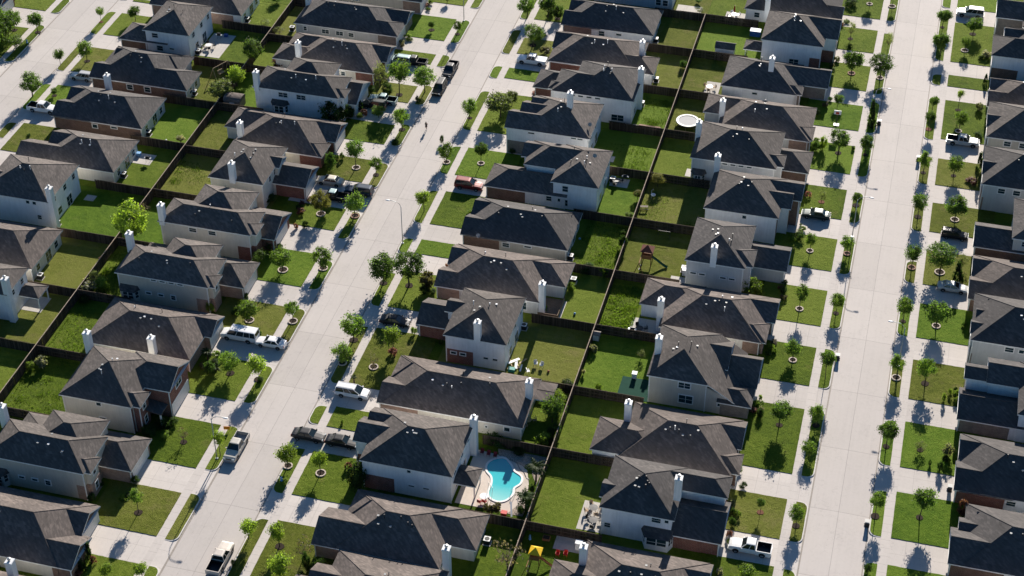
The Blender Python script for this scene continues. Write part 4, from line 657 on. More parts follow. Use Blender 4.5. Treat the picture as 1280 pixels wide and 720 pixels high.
house('D4',lab('tall two-storey white house with three stepped front gables','ninth','D'),[(-63.8,248.19,-51.35,260.03,L2,'xhh'),(-66.84,248.2,-58,254.4,L2,'xgg'),(-65.2,251.2,-57,257.9,L2,'xgg'),(-63.9,253.6,-55,260,L2,'xgg')],WH,SHT,'W','brick_grey',.3,win=((0,'S',.12,4.9,1.1,.28),(0,'S',.78,5.1,.9,.3),(0,'S',.88,5.1,.9,.3))+EB2,ch=CHX('D4'),ga=(1,.5,4.6),nv=5)
house('D5',lab('two-storey white house with long brown brick garage wing','eighth','D'),[(-54.92,233.87,-46.61,245.65,L2,'yhh'),(-60.63,237.85,-50,245.5,L2,'xhg'),(-66.61,233.72,-52,240.8,L1,'xhg'),(-61.7,240.3,-57,245.3,L2-.05,'xgg')],WH,SHT,'W','brick_brown',.36,win=((0,'S',.28,4.3,.95,1.1),(0,'S',.28,1.45,.95,1.2),(2,'S',.80,1.9,.9,.9),(2,'S',.93,1.9,.4,.6))+EB2,ga=(2,.5,4.9),nv=7)
house('D6',lab('single-storey tan house with brown brick garage end','seventh','D'),plan1(-66.62,219.22,-48.38,230.19),TA,SHC,'W','brick_brown',.36,win=((0,'S',.40,1.85,1.1,.75),(0,'S',.62,2.15,1.1,.3))+EB1,ga=(1,.5,4.9),nv=7)
house('D7',lab('single-storey grey house with chimney beside a recessed back deck','sixth','D'),[(-66.1,204.96,-49.6,216.6,L1,'xhh'),(-66.83,204.98,-60,210.2,L1,'xgg'),(-66.4,211,-58,216.58,L1,'xgg'),(-57,209.86,-46.46,216.57,L1,'xhh')],GR,SHB,'W','brick_pink',.2,win=((0,'S',.85,1.5,1.2,1.4),)+EB1,ch=[(-49.3,205.6,3.4,True)],ga=(2,.5,4.6),nv=7)
house('D8',lab('two-storey white house with red brick garage and mid-roof chimney','fifth','D'),[(-60.97,190.53,-51.06,202.43,L2,'yhh'),(-62.4,196.2,-57,199.6,L2-.1,'xgg'),(-66.77,195.17,-57,201.9,L1,'xgg')],WH,SHT,'W','brick_red',.66,win=((0,'S',.12,2.1,.8,.4),(0,'S',.28,2.1,.8,.4),(0,'S',.68,2.1,.7,.35),(0,'S',.84,2.1,.7,.35))+EB2,ch=CHX('D8'),ga=(2,.5,4.9))
house('D9',lab('long single-storey cream house with a lean-to patio roof behind','fourth','D'),[(-66.3,176.45,-44.87,187.53,L1,'xhh'),(-66.98,176.47,-58,182.4,L1,'xgg'),(-66.7,182.2,-58,187.5,L1,'xhg'),(-47,183.1,-42.28,187.2,2.86,'xggp',.08)],CR,SHB,'W','brick_pink',.25,win=((0,'S',.66,2.0,.9,.35),(0,'S',.75,1.6,.3,.3),(0,'S',.90,1.8,.8,.7))+EB1,ch=CHX('D9'),ga=(1,.5,4.9),nv=8,extra=lambda r,bl: post_patio(r,[(-42.7,183.5),(-42.7,186.8)],2.6))
def d10x(r,bl): post_patio(r,[(-48.6,163.9),(-48.6,166.9)],2.5)
house('D10',lab('two-storey white house with patio roof beside the pool','third','D'),[(-64.46,161.66,-51.04,172.72,L2,'xhh'),(-66.64,165.2,-57,170.4,L2,'xgg'),(-65.8,168.4,-57,172.7,L2,'xgg'),(-52.4,163.4,-48.22,167.25,2.85,'xhhp',.4)],WH,SHT,'W','brick_red',.38,win=((0,'S',.53,4.85,.5,.5),(0,'S',.55,2.1,.8,.22),(0,'S',.72,2.1,.8,.22))+EB2,ch=CHX('D10',True),ga=(1,.5,4.6),nv=6,extra=d10x)
house('D11',lab('single-storey cream house with a projecting rear wing and chimney','second','D'),[(-63.4,147.5,-48.75,158.9,L1,'xhh'),(-66.59,147.52,-57,154.6,L1,'xgg'),(-63.8,153.2,-56,158.88,L1,'xhg'),(-56,151.91,-44.92,158.83,L1,'xhh')],CR,SHB,'W','brick_pink',.2,win=EB1,ch=CHX('D11',True),ga=(2,.5,4.6),nv=7)
house('D12',lab('single-storey house cut by the lower edge of the photo','first','D'),[(-62.5,136,-47.33,147.46,L1,'xhh'),(-66.5,136,-57,142,L1,'xgg'),(-64.6,139.6,-57,144.6,L1,'xgg')],CR,SHB,'W','brick_pink',.2,nv=7)
# ---- row E, fronts look east
house('E0',lab('single-storey house with rear chimney, cut by the top edge','twelfth','E'),[(-32.86,306.2,-14.2,317.5,L1,'xhh'),(-21,306.25,-13.6,312,L1,'xgg')],WH,SHC,'E','brick_grey',.3,win=((0,'S',.12,1.6,1,1),),ch=CHX('E0'),ga=(1,.5,4.9))
def e1x(r,bl): post_patio(r,[(-30.3,291.3),(-30.3,294.1)],2.5)
house('E1',lab('two-storey white house with small rear patio roof','eleventh','E'),[(-27.49,290.21,-15.57,301.9,L2,'xhh'),(-22,293.71,-13.26,301.85,L2,'xgg'),(-30.71,290.83,-26.6,294.6,2.75,'xhgp')],WH,SHT,'E','brick_red',.27,win=((0,'S',.56,1.4,1.7,1.2),),ga=(1,.5,4.9),nv=5,extra=e1x)
house('E2',lab('single-storey white house with grey brick garage and centre chimney','tenth','E'),[(-32.73,276.2,-18.6,287.43,L1,'xhh'),(-25,280.1,-13.26,287.1,L1,'xgg'),(-22,276.6,-17.6,280,L1,'xgh')],WH,SHC,'E','brick_grey',.27,win=((0,'S',.45,1.9,.9,.4),),ch=CHX('E2'),ga=(1,.5,4.9))
house('E3',lab('single-storey house with pink brick front corner','ninth','E'),[(-31,261.3,-14.4,272.9,L1,'xhh'),(-34.34,266.41,-25,273,L1,'xhh'),(-20,261.9,-13.9,266.5,L1,'xgh')],GR,SHB,'E','brick_pink',.2,win=((0,'S',.32,1.8,1.6,.9),(0,'S',.55,1.9,.9,.7)),ch=CHX('E3',True),ga=(0,.75,4.9))
def e4x(r,bl): bay(r,-33,-30.6,247.56,z=2.5,d=.8,mat=GR)
house('E4',lab('two-storey grey house with back chimney and brown brick garage','eighth','E'),[(-33.45,247.14,-18.57,259.1,L2,'xhh'),(-21,248.3,-17.4,252.2,L2-.1,'xgh'),(-23,251.4,-13.27,258.4,L1,'xgh')],GR,SHT,'E','brick_brown',.27,win=CL4[:4],ch=CHX('E4'),ga=(2,.5,4.9),extra=e4x)
house('E5',lab('two-storey white house with several stepped front gables','seventh','E'),[(-28.66,232.97,-16.2,244.85,L2,'xhh'),(-22,236.2,-14.6,241.4,L2,'xgg'),(-22,239,-13.2,244.8,L2,'xgg')],WH,SHT,'E','brick_brown',.12,win=((0,'S',.55,4.7,.6,.6),),ch=[(-28.3,244.1,5.9,False)],ga=(2,.5,4.4),brick_full=True)
house('E6',lab('two-storey grey house with front garage and tall centre chimney','sixth','E'),[(-29.14,218.2,-19.41,230.14,L2,'yhh'),(-23,219.1,-18.3,223.9,L2-.1,'xgh'),(-24,222.75,-13.24,229.5,L1,'xgg')],GR,SHC,'E',None,win=tuple((0,'S',t,z,.9,.3) for t,z in ((.12,2.95),(.28,2.95),(.66,2.9),(.82,2.9))),ch=CHX('E6'),ga=(2,.5,4.9),nv=7)
house('E7',lab('single-storey brown-roofed house with rear chimney over a patio','fifth','E'),[(-30.47,204.01,-14.6,215.5,L1,'xhh'),(-34.47,208.79,-25,215.66,L1,'xhh'),(-22,209.4,-13.2,215.6,L1,'xgg'),(-20,204.3,-13.9,209.2,L1,'xgh')],WH,SHB,'E','brick_pink',.2,ch=CHX('E7',True),ga=(2,.5,4.9),nv=7)
def e8x(r,bl):
    mb=MB(); mb.face([(-18.9,195.6,4.75),(-17.1,195.6,3.55),(-18.9,195.6,3.55)]); mb.build('dormer_wall',M['siding_white'],r,shift=r.location)
house('E8',lab('tan house with roof sweeping down to low front','fourth','E'),[(-29.51,189.3,-20.34,201.36,L2,'yhh'),(-20.6,189.32,-16.2,201.2,L1,'sE',.5,5.75),(-22,193.54,-13.71,200.83,L1,'xgg',.7),(-19,189.15,-13.88,193.6,L1,'xgh'),(-25,194.6,-18.3,201.3,4.7,'xgg')],TA,SHT,'E','brick_grey',.3,win=((0,'S',.62,4.5,1.7,1.),(0,'S',.66,1.9,2.0,1.4),(1,'S',.5,2.0,.9,.7)),ch=CHX('E8',True),ga=(2,.5,4.9),nv=5)
house('E9',lab('single-storey brown-roofed house with back wing and tall rear chimney','third','E'),[(-30.5,174.35,-14.5,186.18,L1,'xhh'),(-34.73,174.77,-25,181.84,L1,'xhh'),(-22,180.1,-13.9,186.1,L1,'xgg'),(-20,175,-13.4,179.3,L1,'xgh')],WH,SHB,'E','brick_brown',.14,ch=CHX('E9'),ga=(3,.5,3.6),nv=8)
def e10x(r,bl): bay(r,-24.4,-20.2,161.75,z=2.55,d=1.2,mat=WH)
house('E10',lab('two-storey white house with bay window and red brick garage','second','E'),[(-30.44,161.33,-20.19,171.7,L2,'xhh'),(-26,167.28,-13.99,171.66,L2,'xhh'),(-22,161.3,-13.65,169.4,L1,'xgg'),(-30.9,163.4,-27,166.9,L2-.05,'xgg')],WH,SHC,'E','brick_red',.4,win=((0,'S',.08,2.1,.8,.8),(0,'S',.78,4.7,1.2,.8),(0,'S',.93,4.8,.5,.5)),ch=CHX('E10'),ga=(2,.3,4.6),nv=8,extra=e10x)
house('E11',lab('single-storey house with rear chimney, cut by the lower edge','first','E'),[(-31.06,146,-14.6,157.56,L1,'xhh'),(-34.57,146.6,-25,153.14,L1,'xhh'),(-22,151.5,-14.08,157.5,L1,'xgg')],WH,SHB,'E','brick_brown',.14,ch=CHX('E11',True),nv=8)
# ---- row F, fronts look west
house('F0',lab('two-storey house with grey brick side wall','twelfth','F'),[(20.5,307.6,34,319,L2,'xhh'),(15.4,310.4,26,318,L2,'xgg')],TA,SHT,'W','brick_grey',.34,brick_full=True,ga=(1,.5,4.4))
house('F1',lab('two-storey white house with dark navy-looking roof and brick front','eleventh','F'),[(18.2,295.35,33,307,L2,'xhh'),(15.23,295.37,25,303.4,L2,'xhg'),(17.2,300.2,27,306.9,L2,'xgg')],WH,SHC,'W','brick_brown',.3,win=((0,'S',.32,4.6,1.1,1.1),),ga=(1,.5,4.6))
house('F2',lab('single-storey house squeezed between two taller neighbours','tenth','F'),plan1(15.4,281.5,33,292.1),CR,SHB,'W','brick_brown',.3,ga=(1,.5,4.6))
house('F3',lab('two-storey tan house beside the white pickup','ninth','F'),[(15.6,266.7,33,278.8,L2,'xhh'),(15.41,270.2,23,274.6,L2,'xgg'),(17.6,274.4,27,278.7,L2,'xgg')],TA,SHT,'W','brick_pink',.05,win=((0,'S',.2,4.5,1.1,.9),(0,'S',.36,4.5,1.1,.9)),ga=(1,.5,4.6))
house('F4',lab('two-storey grey house with paired upper side windows','eighth','F'),[(15.5,251.71,33,263.8,L2,'xhh'),(15.37,255,23,259.4,L2,'xgg'),(17.6,259.2,27,263.7,L2,'xgg')],GR,SHC,'W','brick_pink',.05,win=((0,'S',.18,4.5,1.1,.9),(0,'S',.33,4.5,1.1,.9)),ga=(1,.5,4.6))
house('F5',lab('two-storey cream house with dark brick garage wing','seventh','F'),[(20.97,237.3,34,249,L2,'xhh'),(15.22,237.33,25,244.4,L1,'xgg')],CR,SHC,'W','brick_brown',.45,win=((0,'S',.15,4.5,1,.9),(0,'S',.3,2.0,1,.7)),ga=(1,.5,4.6))
house('F6',lab('single-storey house with brown roof and two low front gables','sixth','F'),plan1(15.13,223.18,33,235),CR,SHB,'W','brick_brown',.3,ga=(1,.5,4.6))
house('F7',lab('two-storey grey house with three stepped front gables','fifth','F'),[(15.9,209.55,33,221.3,L2,'xhh'),(15.7,211.3,22,214.6,L2,'xgg'),(16.3,214.5,25,217.9,L2,'xgg'),(17.8,216.6,26,221.2,L2,'xgg')],GR,SHC,'W','brick_grey',.05,win=((0,'S',.33,4.6,1.2,.8),(0,'S',.44,4.6,.7,.6)),ga=(1,.5,4.6))
house('F8',lab('two-storey white house with grey brick garage in front','fourth','F'),[(23.2,194.4,34,206.3,L2,'yhh'),(18.6,200.3,28,206.2,L2,'xgg'),(15.11,194.45,26,201.6,L1,'xgg'),(15.4,200.6,22,204.2,L2,'xgg')],WH,SHC,'W','brick_grey',.4,win=((0,'S',.6,2.0,.7,.7),),ga=(2,.5,4.6))
house('F9',lab('single-storey house with red brick garage side','third','F'),plan1(15.55,179.62,33,191.4),WH,SHC,'W','brick_red',.4,win=((0,'S',.43,1.8,1.2,.8),),ga=(1,.5,4.6))
house('F10',lab('single-storey house with brown brick side and two small gables','second','F'),[(17.4,165.52,34,177.4,L1,'xhh'),(15.62,165.54,25,172.4,L1,'xgg'),(16.6,171,25,174.6,L1,'xgg'),(18.8,173.4,26,177.2,L1,'xgg')],WH,SHC,'W','brick_brown',.4,ga=(1,.5,4.6))
house('F11',lab('roof tip of a house at the lower right corner','first','F'),plan1(15.6,151,33,161.6),WH,SHB,'W','brick_red',.3)
# ---- row C, fronts look east
house('C0',lab('single-storey tan house cut by the top edge','thirteenth','C'),[(-116,292.16,-96.2,303,L1,'xhh'),(-104,292.2,-95.68,298,L1,'xgg')],TA,SHC,'E','brick_pink',.2,win=((0,'S',.3,1.7,1.4,.9),),ga=(1,.5,4.9))
house('C1',lab('single-storey grey house with wide dark roof','twelfth','C'),[(-117.62,277.9,-98.5,288.6,L1,'xhh'),(-104,277.92,-96.16,283.6,L1,'xgh'),(-104,283,-96,288.5,L1,'xgg')],GR,SHC,'E','brick_grey',.2,win=((0,'S',.1,1.8,.6,.8),(0,'S',.33,1.7,1.4,.8),(0,'S',.49,1.7,1.4,.8),(0,'S',.62,1.7,1,.8)),ch=[(-117.1,285.3,3.3,False)],ga=(1,.5,4.9))
house('C2',lab('single-storey house with red brick gable and low rear hip','eleventh','C'),[(-112.62,263.62,-96.2,274.65,L1,'xhh'),(-115.79,268.33,-106,274.7,L1,'xhh'),(-104,268.4,-95.29,274.6,L1,'xgg'),(-116.9,264.4,-108,270.4,2.9,'xhh')],CR,SHB,'E','brick_red',.22,win=((0,'S',.62,1.8,.7,.8),),ch=CHX('C2'),ga=(2,.5,4.9),nv=7)
def c3x(r,bl): bay(r,-111.4,-108.2,250.0,z=2.6,d=.8,mat=WH)
house('C3',lab('two-storey pale house with white garage gable and rear chimney','tenth','C'),[(-114.85,249.58,-98.2,257.2,L2,'xhh'),(-111,253,-101.73,261.5,L2,'xhh'),(-105,252.52,-95.94,260.9,L1,'xgg'),(-101,250.3,-97.2,253.6,L2-.1,'xgh')],WH,SHT,'E',None,win=((0,'S',.34,4.5,1.7,.9),(0,'S',.56,4.5,1.7,.9)),ch=CHX('C3'),ga=(2,.5,4.9),extra=c3x)
house('C4',lab('single-storey house with red brick gable and tall rear chimney','ninth','C'),[(-113,234.74,-97,246.47,L1,'xhh'),(-116.57,239.74,-106,246.43,L1,'xhh'),(-104,239.9,-95.5,246.45,L1,'xgg'),(-103,234.78,-96.2,239.4,L1,'xgh')],CR,SHB,'E','brick_red',.24,win=((0,'S',.55,1.9,.8,.8),),ch=CHX('C4',True),ga=(2,.5,4.9))
house('C5',lab('two-storey cream house with red brick front and white garage','eighth','C'),[(-111.43,220.52,-101.4,232.39,L2,'yhh'),(-106,226.2,-100.7,229.8,L2-.1,'xgg'),(-104,225.18,-95.74,231.95,L1,'xgg')],CR,SHT,'E','brick_red',.36,win=((0,'E',.3,4.4,.7,1.2),(0,'E',.5,4.4,.7,1.2)),ch=CHX('C5'),ga=(2,.5,4.9),nv=7)
house('C6',lab('two-storey cream house with rear chimney and two-car white garage','seventh','C'),[(-114.46,206.57,-98.2,213.35,L2,'xhh'),(-111,209.6,-101.3,218.47,L2,'xhh'),(-104,209.9,-95.55,217.9,L1,'xgg'),(-101,207.2,-97.4,210.6,L2-.1,'xgh')],CR,SHT,'E','brick_red',.28,win=((0,'S',.36,4.6,1.2,.75),(0,'S',.58,4.6,1.2,.75)),ch=CHX('C6'),ga=(2,.5,4.9))
def c7x(r,bl): bay(r,-115,-111.8,192.55,z=2.5,d=.8,mat=GR)
house('C7',lab('two-storey grey-tan house with four slim high windows','sixth','C'),[(-115.4,192.1,-99.5,199.84,L2,'xhh'),(-110,195.6,-101.5,203.2,L2,'xhh'),(-104,196.67,-95.64,203.63,L1,'xgh'),(-115,196,-103,204.3,L1,'xhh'),(-102,192.6,-98.7,196,L2-.1,'xgh')],TA,SHT,'E','brick_pink',.32,win=CL4+((0,'S',.32,2.2,.8,.35),(0,'S',.46,2.2,.8,.35),(0,'S',.6,2.1,.7,.8),(4,'E',.5,4.4,.7,1.2)),ch=CHX('C7'),ga=(2,.5,4.9),extra=c7x)
house('C8',lab('single-storey house with broad brown roof behind the white van','fifth','C'),[(-114.44,178.2,-97,189.4,L1,'xhh'),(-104,184,-95.9,189.35,L1,'xgg'),(-103,178.25,-97.5,183.6,L1,'xgh')],CR,SHB,'E','brick_pink',.15,ch=CHX('C8'),ga=(1,.5,4.6),nv=7)
def c9x(r,bl): bay_roof(r)
def porch(r,x0,y0,x1,y1,z,mat):
    mb=MB(); mb.face([(x0,y0,z+.55),(x1,y0,z),(x1,y1,z),(x0,y1,z+.55)]); mb.face([(x0,y0,z+.4),(x1,y0,z-.15),(x1,y0,z),(x0,y0,z+.55)]); mb.face([(x1,y0,z-.15),(x1,y1,z-.15),(x1,y1,z),(x1,y0,z)]); mb.build('porch_roof',M[mat],r,shift=r.location)
    mb=MB(); mb.box(x1-.35,y0+.15,.1,x1-.15,y0+.35,z-.1); mb.build('porch_post',M['trim_white'],r,shift=r.location)
house('C9',lab('two-storey house with red brick front and two garage doors','fourth','C'),[(-110.75,163.52,-99.4,174.87,L2,'xhh'),(-104,168.1,-95.44,175.3,L2,'xhg'),(-102,164,-98.2,167.6,L2-.1,'xgh')],CR,SHT,'E','brick_red',.27,brick_full=True,win=((0,'S',.53,4.8,.7,.6),(0,'S',.55,2.0,.9,.4),(1,'E',.5,4.5,1.8,1.3),(2,'E',.5,4.4,.8,1.2),(2,'E',.5,1.7,.8,1.3)),ch=CHX('C9'),ga=(1,.5,5.6),extra=lambda r,bl: porch(r,-99.2,165.9,-96.2,168.3,2.9,SHC))
def c10x(r,bl): bay(r,-115.2,-112.2,149.85,z=2.5,d=.8,mat=GR)
house('C10',lab('two-storey grey-tan house with hipped garage facing two-storey brick','third','C'),[(-115.12,149.39,-100,157.1,L2,'xhh'),(-110,152.6,-101.18,160.4,L2,'xhh'),(-105,154.01,-95.43,160.99,L1,'xgh'),(-115,153.4,-103,161.7,L1,'xhh'),(-102.5,149.9,-99.2,153.3,L2-.1,'xgh')],TA,SHT,'E','brick_pink',.32,win=((0,'S',.32,2.2,.8,.35),(0,'S',.46,2.2,.8,.35),(0,'S',.6,2.1,.7,.8),(4,'E',.5,4.4,.7,1.2),(4,'E',.5,1.7,.7,1.2)),ch=CHX('C10'),ga=(2,.5,4.9),extra=c10x)
house('C11',lab('single-storey brown-roofed house with low front gable','second','C'),[(-116,135,-97.2,146.85,L1,'xhh'),(-104,141,-96.69,146.8,L1,'xgg'),(-103,135.05,-95.26,141.2,L1,'xgg')],CR,SHB,'E','brick_brown',.15,ga=(1,.5,4.9),nv=7)
house('C12',lab('roof edge and chimney at lower left corner','first','C'),[(-116,120.5,-97,132.6,L1,'xhh')],CR,SHB,'E',None,ch=CHX('C12'))
# ---- row B, fronts look west
house('B0',lab('single-storey house with pink brick side at top edge','eighth','B'),[(-147,277.8,-128.49,288.6,L1,'xhh'),(-148.2,277.82,-140,283.6,L1,'xgg')],WH,SHT,'W','brick_pink',.9,win=EB1,ga=(1,.5,4.9))
house('B1',lab('two-storey white house with dark one-storey garage and patio behind','seventh','B'),[(-142.9,263.55,-133.22,275.51,L2,'yhh'),(-148.31,263.6,-138,270.2,L1,'xhg')],WH,SHT,'W','brick_brown',.36,win=((0,'S',.22,4.5,1.2,.9),(0,'S',.3,1.8,1.2,1.),(0,'S',.58,2.0,.9,.3))+EB2,ga=(1,.5,4.9),nv=6)
house('B2',lab('single-storey red brick house with twin rear hips','sixth','B'),[(-147.05,249.07,-132,261,L1,'xhh'),(-140,249.09,-127.75,256.1,L1,'xhh'),(-147.6,249.1,-140,255,L1,'xgg'),(-146,255.6,-139,260.98,L1,'xgg'),(-139,254.6,-131.39,260.96,L1,'xhh')],GR,SHC,'W','brick_brown',.98,win=((0,'S',.5,1.7,1.1,1.),(0,'S',.75,1.7,1.1,1.))+((1,'E',.3,1.6,1,1.1),(1,'E',.7,1.6,1,1.1)),ga=(2,.5,4.9),nv=6)
house('B3',lab('single-storey brick house with chimney on its far side','fifth','B'),plan1(-148.27,234.98,-130.42,245.89),GR,SHC,'W','brick_brown',.98,win=((0,'S',.45,1.8,.9,.7),(0,'S',.68,2.1,1.1,.35))+EB1,ch=CHX('B3',True),ga=(1,.5,4.9),nv=6)
house('B4',lab('single-storey cream house with long front wing and rear patio','fourth','B'),[(-143.5,221.04,-129.38,231.6,L1,'xhh'),(-148.3,221.06,-138,227.2,L1,'xgg'),(-144.3,225.2,-137,231.5,L1,'xgg')],CR,SHT,'W','brick_pink',.3,win=EB1+((0,'S',.12,1.9,1.3,.8),),ga=(1,.5,4.9),nv=6)
house('B5',lab('two-storey white house with corner chimney and back bay','third','B'),[(-147,206.64,-134.06,218.35,L2,'xhh'),(-149,209,-141,214,L2,'xgg')],WH,SHT,'W',None,win=((0,'S',.7,4.8,.6,.6),(0,'S',.8,4.8,.6,.6),(0,'S',.84,2.0,.7,.8))+EB2,ch=[(-133.75,207.2,5.4,True)],nv=5)
house('B6',lab('single-storey house with broad roof at the left edge','second','B'),[(-147,192.52,-130.34,203.6,L1,'xhh'),(-148.3,192.55,-140,198,L1,'xgg')],CR,SHB,'W','brick_pink',.3,win=EB1,nv=5)
def b7x(r,bl): post_patio(r,[(-126.2,186.4),(-126.2,189.3)],2.5)
house('B7',lab('two-storey white house with patio roof at left edge','first','B'),[(-146,182.4,-128.9,189.66,L2,'xhh'),(-130.5,186.05,-125.85,189.5,2.8,'xhhp'),(-146,175.6,-131.4,183,L1,'xhh')],WH,SHT,'W',None,win=((0,'E',.3,4.4,.8,.9),(0,'E',.75,4.4,.8,.9),(2,'E',.5,1.5,1.2,1.3)),ch=[(-129.0,183.0,5.6,True)],nv=4,extra=b7x)
house('A0',lab('house with white garage at top left corner','first','A'),[(-195,267,-177.2,279,L1,'xhh'),(-184,268.3,-176.2,275.2,L1,'xgg')],GR,SHC,'E','brick_red',.2,ga=(1,.5,4.9),nv=2)
# ------------------------------------------------------------------ vegetation (unit crowns: radius 1, half height 1, centre at origin)
def crown_mesh(seed,n,size,clumps,squash=1.0,shape='ball',spread=.34,fill=.35):
    r_=random.Random(seed); mb=MB(); cl=[]
    for k in range(clumps):
        while True:
            v=Vector((r_.uniform(-1,1),r_.uniform(-1,1),r_.uniform(-1,1)))
            if v.length<=1: break
        d=v.length
        v=v.normalized()*(d**(fill) )*.80
        if shape=='cone':
            t=r_.uniform(-1,1); a=r_.uniform(0,6.28); w=(1-t)/2*.85+.08; v=Vector((w*math.cos(a),w*math.sin(a),t*.95))
        elif shape=='wide': v.z*=.8
        elif shape=='vase': v.x*=.62+.38*(v.z+1)/2; v.y*=.62+.38*(v.z+1)/2
        cl.append((v,r_.uniform(.6,1.2),r_.uniform(.22,.78)))
    for k in range(n):
        c,s,t=cl[r_.randrange(len(cl))]
        p=c+Vector((r_.gauss(0,spread*.5*s),r_.gauss(0,spread*.5*s),r_.gauss(0,spread*.42*s)))
        nrm=(p.normalized()*.55+Vector((r_.gauss(0,.6),r_.gauss(0,.6),r_.gauss(.25,.6)))).normalized()
        a=nrm.orthogonal().normalized(); a=(Matrix.Rotation(r_.uniform(0,6.28),3,nrm)@a); b=nrm.cross(a); q=size*r_.uniform(.6,1.35)
        tone=max(0,min(1,t+r_.uniform(-.22,.22)))
        mb.face([p-a*q*.9-b*q*.12,p-b*q*.5,p+a*q*.9,p+b*q*.5],0,tone)
    return mb
def hide(o): 
    return o
CROWN={}
def reg(t,mat,variants):
    CROWN[t]=[]
    for i,mbv in enumerate(variants):
        me_o=mbv.build('crown_source',M[mat],tone=True); me=me_o.data; bpy.data.objects.remove(me_o); CROWN[t].append(me)
reg('d','leaf_d',[crown_mesh(s,3400,.086,34,fill=.5,spread=.38) for s in (1,2,3,4)])
reg('m','leaf_m',[crown_mesh(s,2700,.086,30,fill=.55,spread=.40) for s in (11,12,13,14)])
reg('l','leaf_l',[crown_mesh(s,2400,.086,28,fill=.6,spread=.40,shape='vase') for s in (21,22,23)])
reg('g','leaf_g',[crown_mesh(s,3200,.08,38,fill=.4,shape='wide') for s in (31,32)])
reg('o','leaf_o',[crown_mesh(s,2200,.09,28,fill=.45) for s in (41,42)])
reg('w','leaf_w',[crown_mesh(s,900,.075,24,fill=.6) for s in (51,52)])
reg('b','leaf_b',[crown_mesh(s,160,.10,18,fill=.6) for s in (61,62)])
reg('L','leaf_L',[crown_mesh(s,2200,.09,26,fill=.5,shape='wide') for s in (71,72,73)])
reg('S','leaf_S',[crown_mesh(s,2300,.09,28,fill=.5,shape='wide') for s in (81,82,83)])
reg('C','leaf_C',[crown_mesh(s,900,.17,30,shape='cone') for s in (91,92)])
reg('P','leaf_P',[crown_mesh(s,800,.17,20,fill=.5) for s in (101,102)])
reg('W','leaf_W',[crown_mesh(s,700,.17,18,fill=.5,shape='wide') for s in (111,112)])
reg('G','leaf_G',[crown_mesh(s,800,.16,20,fill=.5,shape='wide') for s in (121,)])
for q in 'dmlo': reg(q+'B','leaf_'+q,[crown_mesh(s,4600,.062,60,fill=.42,spread=.26) for s in (141,142)])
def trunk_mesh(seed,limbs=6,twigs=0):
    """unit trunk: height 1 to the crown base, limbs reach into the crown (z up to 2)"""
    r_=random.Random(seed); mb=MB(); sx,sy=r_.uniform(-.03,.03),r_.uniform(-.03,.03)
    mb.tube([(0,0,0),(sx,sy,.5),(sx*1.5,sy*1.5,1.0)],[.075,.058,.05],6)
    for k in range(limbs):
        a=2*PI*k/limbs+r_.uniform(-.4,.4); rr=r_.uniform(.35,.75); h=1+r_.uniform(.45,1.0)
        p0=Vector((sx*1.5,sy*1.5,.92+.1*r_.random())); p2=Vector((rr*math.cos(a),rr*math.sin(a),h)); p1=(p0+p2)/2+Vector((0,0,.12))
        mb.tube([p0,p1,p2],[.03,.02,.008],4)
        for j in range(twigs):
            q0=p0.lerp(p2,r_.uniform(.4,1)); q1=q0+Vector((r_.gauss(0,.28),r_.gauss(0,.28),r_.uniform(.05,.4))); mb.tube([q0,q1],[.009,.003],3,cap=False)
    return mb
def trunk_src(mb,mat):
    o=mb.build('trunk_source',M[mat]); me=o.data; bpy.data.objects.remove(o); return me
TRUNK=[trunk_src(trunk_mesh(s),'bark') for s in (1,2,3)]
TRUNKB=[trunk_src(trunk_mesh(s,9,11),'twig') for s in (5,6)]
# palm fronds (unit radius)
def palm_mesh(seed,n=26):
    r_=random.Random(seed); mb=MB()
    for k in range(n):
        a=2*PI*k/n*2.4+r_.uniform(-.2,.2); el=r_.uniform(-.2,1.25); L=r_.uniform(.75,1.1); pts=[]
        for j in range(7):
            t=j/6; pts.append(Vector((math.cos(a)*L*t*math.cos(el*(1-.5*t)),math.sin(a)*L*t*math.cos(el*(1-.5*t)),L*(math.sin(el)*t-.55*t*t))))
        side=Vector((-math.sin(a),math.cos(a),0))
        for j in range(1,7):
            p,q=pts[j-1],pts[j]; w=.30*math.sin(PI*min(1,(j/6)*.85+.12))
            for s in (-1,1):
                tip=(p+q)/2+side*s*w+Vector((0,0,-.10))+(q-p)*.8
                mb.face([p,q,tip],0,r_.uniform(.2,.9)); tip2=p+side*s*w*.8+Vector((0,0,-.05))+(q-p)*1.2; mb.face([p,(p+q)/2,tip2],0,r_.uniform(.2,.9))
    return mb
PALM=[trunk_src(palm_mesh(s),'leaf_Y') for s in (1,2)]
for me in PALM: pass
ROWS={'D':sorted([136,147.5,161.7,176.5,190.5,205,219.2,233.9,248.2,262.2,276.6,290.8,306.2]),'E':[146,161.3,174.4,189.3,204,218.2,233,247.1,261.3,276.2,290.2,306.2],
 'F':[151,165.5,179.6,194.4,209.6,223.2,237.3,251.7,266.7,281.5,295.4,309],'C':[120.5,135,149.4,163.5,178,192.1,206.6,220.5,234.7,249.6,263.6,277.9,292.2],'B':[178,192.5,206.6,221,235,249,263.6,277.8],'A':[267]}
